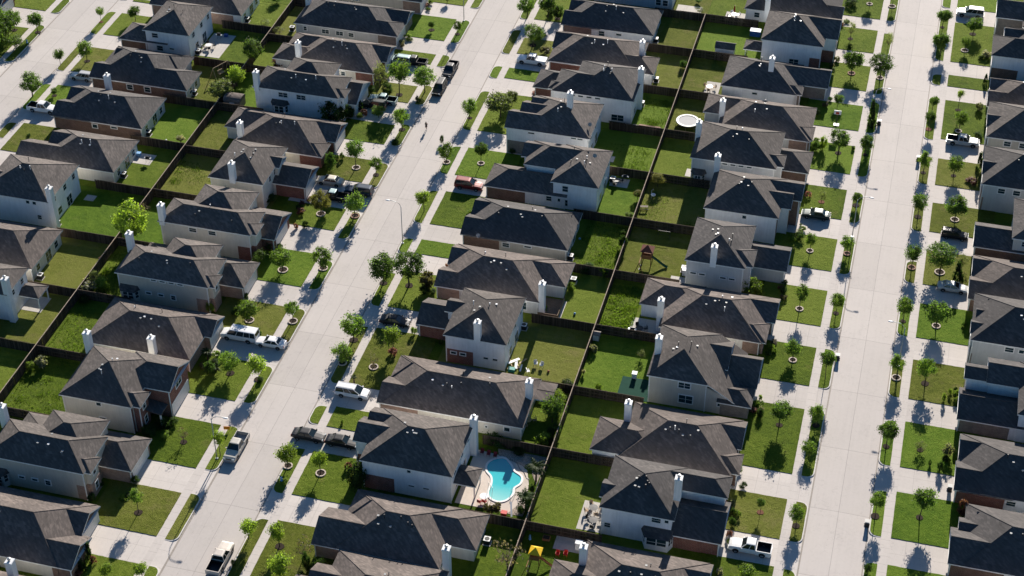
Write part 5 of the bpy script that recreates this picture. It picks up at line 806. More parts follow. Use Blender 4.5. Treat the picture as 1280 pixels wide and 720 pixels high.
def where(x,y):
    if x<-161.9: row='A'
    elif x<-121.7: row='B'
    elif x<-80.9: row='C'
    elif x<-40.2: row='D'
    elif x<.85: row='E'
    else: row='F'
    ys=ROWS[row]; i=min(range(len(ys)),key=lambda k:abs(ys[k]+5.5-y)); fr={'A':-172,'B':-148.5,'C':-95,'D':-67,'E':-13.2,'F':15}[row]
    curb={'A':-166.5,'B':-157.3,'C':-85.35,'D':-76.5,'E':-3.4,'F':5.1}[row]
    d=abs(x-curb)
    if d<2.2: z='kerb strip'
    elif (x<fr if row in 'BDF' else x>fr): z='front yard'
    else: z='back yard' if not ((row in 'BDF' and x<fr+12) or (row in 'CEA' and x>fr-12)) else 'beside the wall'
    return row,i,z
DESC={'d':'dark green young oak tree','m':'mid green young tree','l':'bright green feathery young tree','g':'large grey green bushy tree','o':'olive coloured rounded tree','w':'thin sparse young tree','b':'almost bare twiggy tree','L':'light green leafy shrub','S':'dark green shrub','C':'dark narrow conical shrub','P':'pink tinged flowering shrub','W':'pale blossoming shrub','G':'brownish green shrub','Y':'spiky green palm'}
rp=random.Random(31)
FR={'C':(-95.1,1),'E':(-12.9,1),'D':(-67.2,-1)}
for row,(fx_,sg_) in FR.items():
    for yy in ROWS[row]:
        side=0 if row!='D' else 1
        for k in range(rp.choice((2,3,3,4))):
            yq=yy+(.8+rp.random()*4.2 if row!='D' else 6+rp.random()*4); xq=fx_+sg_*rp.uniform(-1.2,.3)
            if any(math.hypot(xq-t[0],yq-t[1])<.9 for t in TREES): continue
            hq=rp.uniform(.6,1.3); TREES.append((round(xq,1),round(yq,1),hq,rp.uniform(.45,.8),rp.choice('SSSLLGWP'),0))
for u in ((-171.5,262.5,5.2,1.9,'d',0),(-173.5,259.5,5.6,2.0,'m',0),(-170.8,257.2,4.6,1.6,'m',0),(-174.8,264.6,5.0,1.8,'d',0),(-172.2,254.5,5.0,1.9,'d',0),(-176,257,5.2,2.0,'d',0)): TREES.append(u)
ents=[]
for t in TREES:
    x,y,h,r,k,mu=t; row,i,z=where(x,y); ents.append((t,row,i,z,DESC[k]))
from collections import Counter, defaultdict
def labels_for(ents_):
    grp=defaultdict(list)
    for n,e in enumerate(ents_): grp[(e[1],e[2],e[3],e[4])].append(n)
    out={}
    for (row,i,z,d),idx in grp.items():
        loc=f'{ORD[i+1]} house up, {ROWP[row]}'
        zz=', '+{'kerb strip':'kerb strip','front yard':'front yard','back yard':'back yard','beside the wall':'beside wall'}[z]+','
        if len(idx)==1: out[idx[0]]=f'{d}{zz} {loc}'; continue
        idx=sorted(idx,key=lambda n:(ents_[n][0][1])); 
        if len(idx)==2: nm=['nearer','farther']
        else: nm=['nearest']+[ORD[j]+'-nearest' for j in range(2,len(idx)+1)]
        for a,n in zip(nm,idx): out[n]=f'{a} {d}{zz} {loc}'
    return out
LB=labels_for(ents)
mulchM={1:'mulch',2:'mulch'}
rt=random.Random(77)
for n,(t,row,i,z,d) in enumerate(ents):
    x,y,h,r,k,mu=t; shrub=k in 'LSCPWG'
    grp={'kerb strip':'trees along the kerb strips','front yard':'trees in the front yards','back yard':'trees in the back yards','beside the wall':'trees in the front yards'}[z]
    if k=='Y':
        root=empty('palm_plant',(x,y,.12)); tag(root,LB[n],'palm','palms and yuccas'); hh=max(.5,h-r*.9)
        mb=MB(); mb.tube([(0,0,0),(0.03,0,hh*.5),(0,0,hh)],[.16,.12,.1],8); mb.build('trunk',M['bark'],root)
        c=bpy.data.objects.new('frond_crown',PALM[n%2]); COL.objects.link(c); c.parent=root; c.location=(0,0,hh); c.scale=(r*1.25,)*3; c.rotation_euler=(0,0,rt.uniform(0,6.28)); continue
    if shrub:
        root=empty('shrub',(x,y,.12)); tag(root,LB[n],'shrub','shrubs and bushes'); h=max(.5,min(h,5.5)); base=0.0; cz=h/2; hz=h/2*1.05
        if k=='C' : cz=h/2
    else:
        root=empty('young_tree' if r<2.2 else 'tree',(x,y,.12)); tag(root,LB[n],'tree',grp); bot=max(h-2.25*r,h*.28); 
        if k in 'gwb': bot=h*.18
        cz=(bot+h)/2; hz=(h-bot)/2*1.03
    kk=k+'B' if ((k in 'dml' and r>1.9) or k=='o') else k
    me=CROWN[kk][rt.randrange(len(CROWN[kk]))]
    if not shrub:
        src=TRUNKB if k in 'bw' else TRUNK; tk=bpy.data.objects.new('trunk',src[n%len(src)]); COL.objects.link(tk); tk.parent=root
        cb=cz-hz*.75; tk.scale=(r*.9,r*.9,max(.3,cb)); 
        tk.rotation_euler=(0,0,rt.uniform(0,6.28))
        # limbs end at z = 2*scale: keep inside the crown
        tk.scale.z=min(max(.3,cb),(cz+hz*.6)/2) if cb>.3 else .4*h
    else:
        mb=MB(); mb.tube([(0,0,0),(0,0,h*.5)],[.04,.02],5); mb.build('stem',M['bark'],root)
    c=bpy.data.objects.new('crown',me); COL.objects.link(c); c.parent=root; c.location=(0,0,cz); c.scale=(r*rt.uniform(.95,1.25),r*rt.uniform(.95,1.25),hz*rt.uniform(.95,1.12)); c.location.x+=rt.uniform(-.12,.12)*r; c.location.y+=rt.uniform(-.12,.12)*r; c.rotation_euler=(rt.uniform(-.16,.16),rt.uniform(-.16,.16),rt.uniform(0,6.28))
    root.rotation_euler=(rt.uniform(-.035,.035),rt.uniform(-.035,.035),0)
    if mu:
        rr=.42+.2*rt.random()+.1*(r>1.4); zb=.215
        ring=blob(x,y,rr,rr,0,18,seed=n,amp=.12)
        mb=MB(); mb.face([(px__,py__,.245) for px__,py__ in ring])
        for q in range(len(ring)):
            a_,b_=ring[q],ring[(q+1)%len(ring)]; mb.face([(a_[0]*1.0,a_[1],.15),(b_[0],b_[1],.15),(*b_,.245),(*a_,.245)])
        struct(mb,'mulch_bed',M['mulch' if rt.random()<.93 else 'mulch_red'])
        if mu==2:
            root2=empty('tree_ring',(x,y,.15)); mb=MB(); k2=16
            tag(root2,'stones around '+LB[n],'edging','stone rings round trees')
            for q in range(k2):
                a=2*PI*q/k2; rr2=rr+.06; mb.obox((rr2*math.cos(a),rr2*math.sin(a),.1),(math.cos(a)*.09,math.sin(a)*.09,0),(-math.sin(a)*rr2*PI/k2*.9,math.cos(a)*rr2*PI/k2*.9,0),(0,0,.07+.015*(q%2)))
            mb.build('stone_ring',M[rt.choice(['edging_stone','edging_stone','edging_stone','edging_brick'])],root2)
# ground cover beds along house fronts
def bed_stuff():
    pass
# ------------------------------------------------------------------ vehicles (x forward, wheels on z=0)
def loft(mb,secs,m=0,caps=True):
    n0=len(mb.v); k=len(secs[0])
    for s in secs: mb.v+= [tuple(p) for p in s]
    for i in range(len(secs)-1):
        for j in range(k):
            a=n0+i*k+j;b=n0+i*k+(j+1)%k
            mb.f.append((a,a+k,b+k,b)); mb.m.append(m); mb.t.append(.5)
    if caps:
        mb.f.append(tuple(n0+j for j in range(k))); mb.f.append(tuple(n0+(len(secs)-1)*k+j for j in range(k))[::-1]); mb.m+=[m,m]; mb.t+=[.5,.5]
def sec(x,hw,zb,zt,cr=.03,tuck=.9):
    b=zt-.20*(zt-zb)
    return [(x,-hw*tuck,zb),(x,-hw,zb+.16),(x,-hw*1.0,b-.12),(x,-hw*.965,b+.04),(x,-hw*.86,zt),(x,-hw*.4,zt+cr),(x,hw*.4,zt+cr),(x,hw*.86,zt),(x,hw*.965,b+.04),(x,hw,b-.12),(x,hw,zb+.16),(x,hw*tuck,zb)]
SPEC={ # L, W, H, sections (x frac, width frac, top z), cabin (x rear bottom, x rear top, x front top, x front bottom), belt z, roof z, wheel radius, wheel x
 'sedan':dict(L=4.75,W=1.80,body=[(-.5,.80,.72),(-.485,.92,.90),(-.40,.98,1.0),(-.27,1,1.0),(.14,1,.97),(.22,1,.95),(.40,.97,.82),(.475,.90,.72),(.5,.76,.60)],cab=(-.34,-.22,.06,.22),belt=.95,roof=1.43,wr=.325,wx=(-.295,.295)),
 'suv':dict(L=4.9,W=1.92,body=[(-.5,.88,.85),(-.49,.96,1.08),(-.40,1,1.1),(.14,1,1.1),(.24,1,1.07),(.42,.97,.98),(.485,.90,.86),(.5,.80,.70)],cab=(-.485,-.455,.06,.22),belt=1.08,roof=1.78,wr=.38,wx=(-.29,.30)),
 'minivan':dict(L=5.1,W=1.98,body=[(-.5,.88,.85),(-.49,.96,1.04),(-.40,1,1.07),(.18,1,1.05),(.27,1,1.02),(.43,.95,.88),(.485,.88,.76),(.5,.78,.62)],cab=(-.485,-.45,.10,.29),belt=1.04,roof=1.72,wr=.34,wx=(-.29,.30)),
 'van':dict(L=5.9,W=2.02,body=[(-.5,.92,.95),(-.495,.97,1.18),(-.40,1,1.2),(.26,1,1.2),(.32,.99,1.16),(.44,.95,1.05),(.49,.90,.9),(.5,.85,.72)],cab=(-.493,-.475,.22,.315),belt=1.18,roof=2.08,wr=.37,wx=(-.28,.31)),
 'pickup':dict(L=5.75,W=1.98,body=[(-.5,.94,.95),(-.495,.985,1.12),(-.40,1,1.13),(-.12,1,1.13),(.15,1,1.14),(.24,1,1.12),(.43,.97,1.05),(.488,.93,.92),(.5,.86,.72)],cab=(-.135,-.115,.085,.205),belt=1.12,roof=1.85,wr=.40,wx=(-.30,.32)),
}
def vehicle(kind,mat,pos_,heading,label,cat,bed='open',roofmat=None,scale=1.0):
    S_=SPEC[kind]; L,W=S_['L'],S_['W']; root=empty({'sedan':'sedan_car','suv':'suv_car','minivan':'minivan','van':'passenger_van','pickup':'pickup_truck'}[kind],(pos_[0],pos_[1],pos_[2]),heading); tag(root,label,cat)
    root.scale=(scale,)*3
    mb=MB(); secs=[sec(f*L,W/2*w,.30 if abs(f)<.48 else .38,t) for f,w,t in S_['body']]
    bz=S_['belt']; rz=S_['roof']; a,b_,c,d=[q*L for q in S_['cab']]; hw=W/2*.90; hr=W/2*.72 if kind!='van' else W/2*.82
    if kind=='pickup' and bed=='open':
        # body split: cab+hood part as loft, bed built of walls
        xb=a-.02; front=[s for s,(f,w,t) in zip(secs,S_['body']) if f*L>xb]; mid=sec(xb,W/2,.30,1.13); loft(mb,[mid]+front)
        x0=-.5*L; t=.09; zt=1.13
        mb.box(x0,-W/2,.34,xb-.03,-W/2+t,zt); mb.box(x0,W/2-t,.34,xb-.03,W/2,zt); mb.box(x0,-W/2+t,.40,x0+t,W/2-t,zt-.02); mb.box(xb-.12,-W/2+t,.40,xb-.03,W/2-t,zt-.01); mb.box(x0+t,-W/2+t,.36,xb-.12,W/2-t,.50)
    else: loft(mb,secs)
    body=mb.build('body',M[mat],root,smooth=False)
    bv=body.modifiers.new('bevel','BEVEL'); bv.width=.03; bv.segments=2; bv.limit_method='ANGLE'; bv.angle_limit=R(35)
    if kind=='pickup' and bed=='open':
        mb=MB(); mb.face([(x0+t,-W/2+t,.505),(xb-.12,-W/2+t,.505),(xb-.12,W/2-t,.505),(x0+t,W/2-t,.505)])
        for s in (-1,1):
            y=s*(W/2-t-.004); mb.face([(x0+t,y,.5),(xb-.12,y,.5),(xb-.12,y,1.125),(x0+t,y,1.125)])
        mb.face([(x0+t+.004,-W/2+t,.5),(x0+t+.004,W/2-t,.5),(x0+t+.004,W/2-t,1.1),(x0+t+.004,-W/2+t,1.1)]); mb.face([(xb-.124,-W/2+t,.5),(xb-.124,W/2-t,.5),(xb-.124,W/2-t,1.11),(xb-.124,-W/2+t,1.11)])
        mb.build('bed_liner',M['ac_grey' if 'grey bed' in label else 'plastic_black'],root)
    if kind=='pickup' and bed=='cover':
        mb=MB(); mb.box(-.492*L,-W/2*.93,1.13,a-.05,W/2*.93,1.19); mb.build('bed_cover',M[roofmat or mat],root)
    # glasshouse: one dark shell, then roof and pillars in body colour
    G=[Vector(p) for p in ((a,-hw,bz),(d,-hw,bz),(d,hw,bz),(a,hw,bz),(b_,-hr,rz-.06),(c,-hr,rz-.06),(c,hr,rz-.06),(b_,hr,rz-.06))]
    mb=MB(); names=[(0,1,5,4),(2,3,7,6),(1,2,6,5),(3,0,4,7)]
    for f in names: mb.face([G[i] for i in f])
    mb.build('windows',M['carglass'],root)
    mb=MB(); cm=hr*.82
    ring=[(b_-.04,-hr),(c+.03,-hr),(c+.06,-cm*.6),(c+.06,cm*.6),(c+.03,hr),(b_-.04,hr),(b_-.07,cm*.6),(b_-.07,-cm*.6)]
    xc=(b_+c)/2
    low=[(x,y,rz-.075) for x,y in ring]; up=[(xc+(x-xc)*.95,y*.90,rz-.005) for x,y in ring]; top=[(xc+(x-xc)*.75,y*.6,rz+.02) for x,y in ring]
    for A,B in ((low,up),(up,top)):
        for i in range(8): mb.face([A[i],A[(i+1)%8],B[(i+1)%8],B[i]])
    mb.face(top); mb.face(low[::-1]); mb.build('roof',M[roofmat or mat],root,smooth=True)
    mb=MB()
    def pillar(p,q,w=.05): 
        p=Vector(p);q=Vector(q); mb.tube([p,q],w,4)
    for s in (0,1):
        sg=-1 if s==0 else 1
        pillar((d,sg*hw*1.0,bz),(c,sg*hr,rz-.06),.05); pillar((a,sg*hw*1.0,bz),(b_,sg*hr,rz-.06),.07)
        nb={'sedan':[.5],'suv':[.38,.66],'minivan':[.38,.66],'van':[.2,.42,.68],'pickup':[.45]}[kind]
        for t_ in nb: pillar((a+(d-a)*t_,sg*(hw+.005),bz),(b_+(c-b_)*t_,sg*(hr+.005),rz-.06),.04)
    mb.build('pillar_frame',M[mat],root)
    # wheels
    wr=S_['wr']; wsrc=None; rsrc=None
    for fx in S_['wx']:
        for s in (-1,1):
            if wsrc is None:
                mb=MB(); mb.lathe((0,0,0),[(wr*.55,-.11),(wr*.93,-.12),(wr,-.08),(wr,.08),(wr*.93,.12),(wr*.55,.11)],20,ax='y'); w=mb.build('wheel',M['rubber'],root,smooth=True); wsrc=w
                mb=MB(); mb.lathe((0,0,0),[(wr*.60,-.115),(wr*.56,-.09),(wr*.18,-.10),(.02,-.115)],14,ax='y'); mb.lathe((0,0,0),[(wr*.60,.115),(wr*.56,.09),(wr*.18,.10),(.02,.115)],14,ax='y'); rsrc=mb.build('rim',M['rim'],w)
            else: w=inst(wsrc,'wheel',root); inst(rsrc,'rim',w)
            w.location=(fx*L,s*(W/2-.10),wr)
            mb=MB(); pts=[]                                  # dark wheel-arch
            for q in range(11):
                t_=PI*q/10; pts.append((fx*L+(wr+.07)*math.cos(t_),wr+(wr+.07)*math.sin(t_)))
            y0_=s*(W/2+.004); 
            mb.face([(px_,y0_,pz) for px_,pz in pts]); mb.build('wheel_arch',M['plastic_black'],root)
    # lights, bumpers, plates, mirrors
    zl={'sedan':.66,'suv':.84,'minivan':.74,'van':.86,'pickup':.86}[kind]
    for s in (-1,1):
        mb=MB(); mb.obox((.487*L,s*W*.34,zl),(.05,0,0),(0,.17,0),(0,0,.075)); mb.build('headlight',M['headlamp'],root)
        mb=MB(); mb.obox((-.494*L,s*W*.41,zl+.06),(.03,0,0),(0,.085,0),(0,0,.14)); mb.build('taillight',M['tail_red'],root)
        mb=MB(); mb.obox((d-.06*L*.5,s*(W/2+.06),bz+.06),(.08,0,0),(0,.09,0),(0,0,.07)); mb.build('mirror',M[mat],root)
    mb=MB(); mb.obox((.497*L,0,.46),(.06,0,0),(0,W*.43,0),(0,0,.10)); mb.build('bumper',M['metal_grey' if kind in('pickup','van') else mat],root)
    mb=MB(); mb.obox((-.497*L,0,.50),(.06,0,0),(0,W*.43,0),(0,0,.10)); mb.build('bumper',M['metal_grey' if kind in('pickup','van') else mat],root)
    mb=MB(); mb.obox((.494*L,0,zl-.02),(.045,0,0),(0,W*.2,0),(0,0,.07)); mb.build('grille',M['plastic_black'],root)
    if kind in ('suv','minivan'):
        for s in (-1,1):
            mb=MB(); mb.tube([(b_+.2,s*hr*.85,rz+.05),(c-.1,s*hr*.85,rz+.05)],.025,5); mb.build('roof_rail',M['metal_dark'],root)
    return root
W_,E_,NO,SO=PI,0,PI/2,-PI/2
def V(kind,mat,key,h,label,cat='car',dx=0,dy=0,z=.128,**k): 
    x,y,_=PT[key]; return vehicle(kind,mat,(x+dx,y+dy,z),h,label,cat,**k)
V('pickup','paint_charcoal','blackpickup',SO,'black pickup parked at the kerb just above a boxy dark suv','pickup truck',z=.012,dx=.25,dy=.3)
V('suv','paint_black','boxsuv',SO,'boxy dark suv parked at the kerb just below a black pickup','car',roofmat='paint_charcoal',z=.012,dx=.2,dy=.6)
V('pickup','paint_teal','tealpickup',W_,'pale teal pickup with dark bed in a driveway near tall bushes','pickup truck',scale=.93)
V('suv','paint_darkgreen','darksuv',W_,'dark green car half hidden beside a teal pickup in a driveway','car',scale=.93)
V('suv','paint_teal','tealsuv',W_,'pale teal suv at the garage, partly behind a black pickup','car')
V('pickup','paint_black','bedpickup',W_,'black pickup with open bed in a driveway behind a young tree','pickup truck',scale=.93)
V('sedan','paint_beige','sedanC5',W_,'pale sedan nearest the garage in a crowded driveway','car',dx=-.2,dy=.6)
V('pickup','paint_black','pickupC5',W_,'black pickup beside an olive tree in a crowded driveway','pickup truck',roofmat='paint_teal',scale=.95,dx=.6)  # teal roof colour paints a reflection onto the black cab
V('suv','paint_navy','suvC5',W_,'dark blue suv at the kerb end of a crowded driveway','car',dx=.3)
V('van','paint_white','van',W_,'white passenger van with long row of side windows in a driveway','van',dy=.7)
V('sedan','paint_white','sedanC8',W_,'white sedan behind a white van at the end of a driveway','car',dy=.4)
V('pickup','paint_champagne','pickupC9',SO,'silver pickup with empty grey bed parked at the kerb by a street lamp','pickup truck',z=.012)
V('pickup','paint_pearl','pickupD12',NO,'cream pickup with black bed parked at the kerb near the lower edge','pickup truck',z=.012,dx=-.1)
V('pickup','paint_white','pickupD2',W_,'white pickup with white bed cover parked in a driveway by a big tree','pickup truck',bed='cover',dy=.7)
V('suv','paint_red','redsuv',E_,'red suv parked facing a garage','car',dy=.7)
V('sedan','paint_charcoal','sedanD8',E_,'dark sedan parked in the shade of a tree on a driveway','car',roofmat='paint_black',dy=.5)
V('minivan','paint_white','minivan',E_,'white minivan parked in a driveway facing the garage','minivan',dy=.7)
V('sedan','paint_charcoal','sedanD10',E_,'grey sedan parked across the pavement behind a black sedan','car',dy=.7,scale=1.02)
V('sedan','paint_black','sedanD10b',E_,'black sedan parked close to a red brick garage','car',dy=.7)
V('pickup','paint_white','pickupB3',E_,'white pickup with black bed in a driveway on the left street','pickup truck',dy=.7)
V('suv','paint_silver','suvB2',W_,'silver car tucked beside a brick house on the left street','car',dy=.6,scale=.92)
V('sedan','paint_green','sedanE5',W_,'dark green sedan in a driveway left of the right street','car',dy=.6,scale=1.02)
V('pickup','paint_white','pickupE10',W_,'white crew pickup with black bed in the lower right driveway','pickup truck',dy=.9)
V('suv','paint_silver','suvF0',W_,'silver suv in a driveway near the upper right corner','car',dy=.6,scale=1.08)
V('pickup','paint_silver','pickupF3',E_,'silver white pickup with empty black bed in a right side driveway','pickup truck',dy=.8)
V('suv','paint_black','carF5',E_,'black car in a driveway right of the right street','car',dy=.7,scale=.9)
V('sedan','paint_silver','sedanF6',E_,'silver sedan in a driveway under a large tree shadow','car',dy=.7)
# ------------------------------------------------------------------ street furniture
def lamp(key,d,label):
    x,y,_=PT[key]; root=empty('street_lamp',(x,y,.1)); tag(root,label,'street lamp','street lamps')
    mb=MB(); mb.cyl(0,0,0,.18,.22,.20,12); mb.build('lamp_base',M['lamp_metal'],root)
    mb=MB(); mb.tube([(0,0,.15),(0,0,7.6)],[.085,.055],8); mb.build('pole',M['lamp_metal'],root,smooth=True)
    mb=MB(); mb.tube([(0,0,7.5),(d*.25,0,8.0),(d*.8,0,8.35),(d*1.5,0,8.45),(d*2.0,0,8.45)],.045,6); mb.build('arm',M['lamp_metal'],root,smooth=True)
    mb=MB(); mb.lathe((0,0,0),[(.02,-.35),(.13,-.28),(.17,0),(.12,.30),(.02,.38)],10,ax='y'); h=mb.build('lamp_head',M['white_plastic'],root,smooth=True); h.location=(d*2.2,0,8.42); h.rotation_euler=(0,0,PI/2); h.scale=(1,1.15,.55)
lamp('lamp1',-1,'tall grey street lamp leaning its arm over the middle street from a small grass strip')
lamp('lamp2',1,'grey street lamp beside the parked silver pickup')
lamp('lamp3',1,'grey street lamp left of the right street by an upright wheeled bin')
lamp('lamp4',-1,'grey street lamp right of the right street, arm over the roadway')
lamp('lamp5',1,'thin street lamp near the top, left of the middle street')
lamp('lamp6',1,'street lamp left of the right street beside the dark green sedan driveway')
def trash(key,label,rz=0):
    x,y,_=PT[key]; z=.13 if key=='tc5' else .02
    if key in('tc1','tc3'): x=-3.05
    if key in('tc2','tc4'): x=4.75
    root=empty('wheeled_bin',(x,y,z),rz); tag(root,label,'trash can','wheeled bins by the street')
    mb=MB(); P=[(.24,.28,.06),(.31,.36,1.0)]; v=[]
    A=[(sx*P[0][0],sy*P[0][1],P[0][2]) for sx,sy in ((-1,-1),(1,-1),(1,1),(-1,1))]; B=[(sx*P[1][0],sy*P[1][1],P[1][2]) for sx,sy in ((-1,-1),(1,-1),(1,1),(-1,1))]
    for i in range(4): mb.face([A[i],A[(i+1)%4],B[(i+1)%4],B[i]])
    mb.face(A[::-1]); mb.face(B); mb.build('bin_body',M['plastic_black'],root)
    mb=MB(); mb.box(-.34,-.40,1.0,.34,.40,1.05); mb.box(-.28,-.32,1.05,.28,.32,1.10); mb.build('lid',M['ac_grey'],root)
    for s in (-1,1):
        mb=MB(); mb.lathe((s*.27,.30,.12),[(.02,-.03),(.12,-.03),(.12,.03),(.02,.03)],10,ax='y'); mb.build('wheel',M['rubber'],root)
trash('tc1','black wheeled bin at the kerb left of the right street, farthest up that kerb'); trash('tc2','black wheeled bin at the kerb right of the right street, upper one of two'); trash('tc3','black wheeled bin at the kerb left of the right street, near mid photo'); trash('tc4','black wheeled bin at the kerb right of the right street, lower one of two'); trash('tc5','black wheeled bin standing against a garage wall in a lower right driveway')
def hydrant(key,label):
    x,y,_=PT[key]; root=empty('fire_hydrant',(x,y,.18)); tag(root,label,'hydrant')
    mb=MB(); mb.lathe((0,0,0),[(.19,0),(.19,.06),(.13,.08),(.12,.52),(.16,.54),(.16,.6),(.13,.66),(.06,.76),(.03,.82)],12); mb.build('barrel',M['hydrant_blue'],root,smooth=True)
    for s in (-1,1):
        mb=MB(); mb.tube([(s*.1,0,.42),(s*.23,0,.42)],[.07,.06],8); mb.build('nozzle',M['white_plastic'],root)
hydrant('hyd','pale blue fire hydrant on the lower kerb strip right of the middle street'); hydrant('hyd2','blue fire hydrant on the shaded kerb strip of the left street')
x,y,_=PT['sign']; root=empty('yard_sign',(x,y,.18),.2); tag(root,'small orange yard sign on the kerb strip by the silver pickup','sign')
mb=MB(); mb.obox((0,0,.62),(.45,0,0),(0,.02,0),(0,0,.3)); mb.build('sign_panel',M['orange_sign'],root)
for s in (-1,1):
    mb=MB(); mb.cyl(s*.3,0,0,.4,.015,k=6); mb.build('stake',M['metal_grey'],root)
# mailboxes on posts at the kerb (clustered)
def mailbox(x,y,label):
    root=empty('mailbox',(x,y,.17)); tag(root,label,'mailbox','mailboxes'); mb=MB(); mb.box(-.05,-.05,0,.05,.05,1.05); mb.build('post',M['wood_grey'],root)
    mb=MB(); mb.tube([(-.25,0,1.2),(.25,0,1.2)],.14,10); mb.build('box',M['metal_dark'],root)
# jogger: one continuous skinned body
def person(x,y,rz,label):
    root=empty('person',(x,y,.045),rz); tag(root,label,'person')
    J={'pel':(0,0,.98),'sp':(0,.02,1.18),'ch':(0,.05,1.36),'nk':(0,.07,1.50),'hd':(0,.09,1.60),'hd2':(0,.095,1.72),
       'lh':(-.10,0,.93),'lk':(-.11,.20,.55),'la':(-.11,.02,.13),'lt':(-.11,.16,.05),'rh':(.10,0,.93),'rk':(.11,.10,.52),'ra':(.11,-.22,.28),'rt':(.11,-.24,.12),
       'ls':(-.19,.05,1.42),'le':(-.25,-.16,1.2),'lw':(-.20,.06,1.08),'lf':(-.18,.12,1.09),'rs':(.19,.05,1.42),'re':(.25,-.08,1.17),'rw':(.17,.18,1.22),'rf':(.14,.24,1.25)}
    Ed=[('pel','sp'),('sp','ch'),('ch','nk'),('nk','hd'),('hd','hd2'),('pel','lh'),('lh','lk'),('lk','la'),('la','lt'),('pel','rh'),('rh','rk'),('rk','ra'),('ra','rt'),('ch','ls'),('ls','le'),('le','lw'),('lw','lf'),('ch','rs'),('rs','re'),('re','rw'),('rw','rf')]
    Rd={'pel':.13,'sp':.12,'ch':.14,'nk':.06,'hd':.095,'hd2':.085,'lh':.095,'rh':.095,'lk':.06,'rk':.06,'la':.04,'ra':.04,'lt':.04,'rt':.04,'ls':.065,'rs':.065,'le':.042,'re':.042,'lw':.03,'rw':.03,'lf':.035,'rf':.035}
    ks=list(J); me=bpy.data.meshes.new('body'); me.from_pydata([J[k] for k in ks],[(ks.index(a),ks.index(b)) for a,b in Ed],[])
    o=bpy.data.objects.new('body',me); COL.objects.link(o); o.parent=root; me.materials.append(M['skin'])
    sk=o.modifiers.new('skin','SKIN'); lay=me.skin_vertices[0].data
    for i,k in enumerate(ks): lay[i].radius=(Rd[k],Rd[k]); lay[i].use_root=(k=='pel')
    ss=o.modifiers.new('sub','SUBSURF'); ss.levels=2; ss.render_levels=2
    def rings(name,mat,rs,k=12):
        mb=MB(); loft(mb,[[(cx+rx*math.cos(2*PI*j/k),cy+ry*math.sin(2*PI*j/k),z) for j in range(k)] for cx,cy,z,rx,ry in rs]); return mb.build(name,M[mat],root,smooth=True)
    rings('shirt','cloth_black',[(0,0,.98,.165,.13),(0,.02,1.15,.16,.13),(0,.05,1.35,.20,.145),(0,.06,1.47,.16,.10),(0,.07,1.51,.07,.07)])
    rings('shorts','cloth_shorts',[(0,.03,.70,.22,.16),(0,.01,.86,.21,.155),(0,0,1.02,.17,.14)])
    mb=MB(); mb.lathe((0,.085,1.66),[(.02,-.06),(.105,-.03),(.118,.04),(.09,.11),(.02,.135)],12); mb.build('hair',M['hair_dark'],root,smooth=True)
    for nx,ny,nz in ((-.11,.10,.05),(.11,-.26,.16)):
        mb=MB(); mb.lathe((nx,ny,nz),[(.01,-.12),(.05,-.10),(.055,.03),(.04,.12),(.01,.15)],8,ax='y'); mb.build('shoe',M['shoe_white'],root,smooth=True)
x,y,_=PT['jog']; person(x,y,PI,'person in dark clothes jogging down the middle street')
# basketball hoop on a rolling base
x,y,_=PT['hoop']; root=empty('basketball_hoop',(x,y,.13)); tag(root,'portable basketball hoop with white backboard in a front driveway','basketball hoop')
mb=MB(); mb.box(-.5,-.4,0,.5,.5,.18); mb.build('base',M['plastic_black'],root)
mb=MB(); mb.tube([(0,.1,.15),(0,.0,2.2),(0,-.5,3.1)],[.06,.055,.05],8); mb.build('pole',M['metal_dark'],root)
mb=MB(); mb.obox((0,-.62,3.15),(.65,0,0),(0,.03,0),(0,0,.42)); bb=mb.build('backboard',M['white_plastic'],root)
mb=MB(); mb.obox((0,-.655,3.05),(.3,0,0),(0,.008,0),(0,0,.22)); mb.build('target_square',M['red_plastic'],bb)
mb=MB(); mb.tube([(.23*math.cos(a),-.9+.23*math.sin(a),2.95) for a in [2*PI*k/14 for k in range(15)]],.015,5); mb.build('rim',M['orange_sign'],root)
# ------------------------------------------------------------------ back-yard things
x,y,_=PT['tramp']; root=empty('trampoline',(x,y+.3,.14)); tag(root,'round trampoline with white mat near the long back fence','trampoline')
mb=MB(); Rr=2.1; mb.face([(Rr*.82*math.cos(2*PI*k/32),Rr*.82*math.sin(2*PI*k/32),.86) for k in range(32)]); mb.build('jumping_mat',M['tramp_mat'],root)
mb=MB(); mb.lathe((0,0,.86),[(Rr*.80,.0),(Rr*.81,.06),(Rr,.07),(Rr*1.02,.0)],32); mb.build('spring_pad',M['ac_grey'],root)
mb=MB(); mb.lathe((0,0,.82),[(Rr,.0),(Rr*1.03,.03),(Rr*1.03,-.05),(Rr,-.03)],32); mb.build('rim',M['metal_grey'],root)
for k in range(8):
    a=2*PI*k/8; mb=MB(); mb.cyl(Rr*math.cos(a),Rr*math.sin(a),0,.84,.03,k=6); mb.build('leg',M['metal_grey'],root)
def table_set(x,y,label,umb=None,chairs=4,mat='metal_dark',top='white_plastic'):
    root=empty('patio_table',(x,y,.165)); tag(root,label,'table')
    mb=MB(); mb.lathe((0,0,.70),[(.02,.0),(.6,.0),(.62,.03),(.02,.04)],16); mb.build('table_top',M[top],root)
    for k in range(4):
        a=PI/4+PI/2*k; mb=MB(); mb.tube([(.42*math.cos(a),.42*math.sin(a),0),(.35*math.cos(a),.35*math.sin(a),.7)],.025,6); mb.build('leg',M[mat],root)
    return root
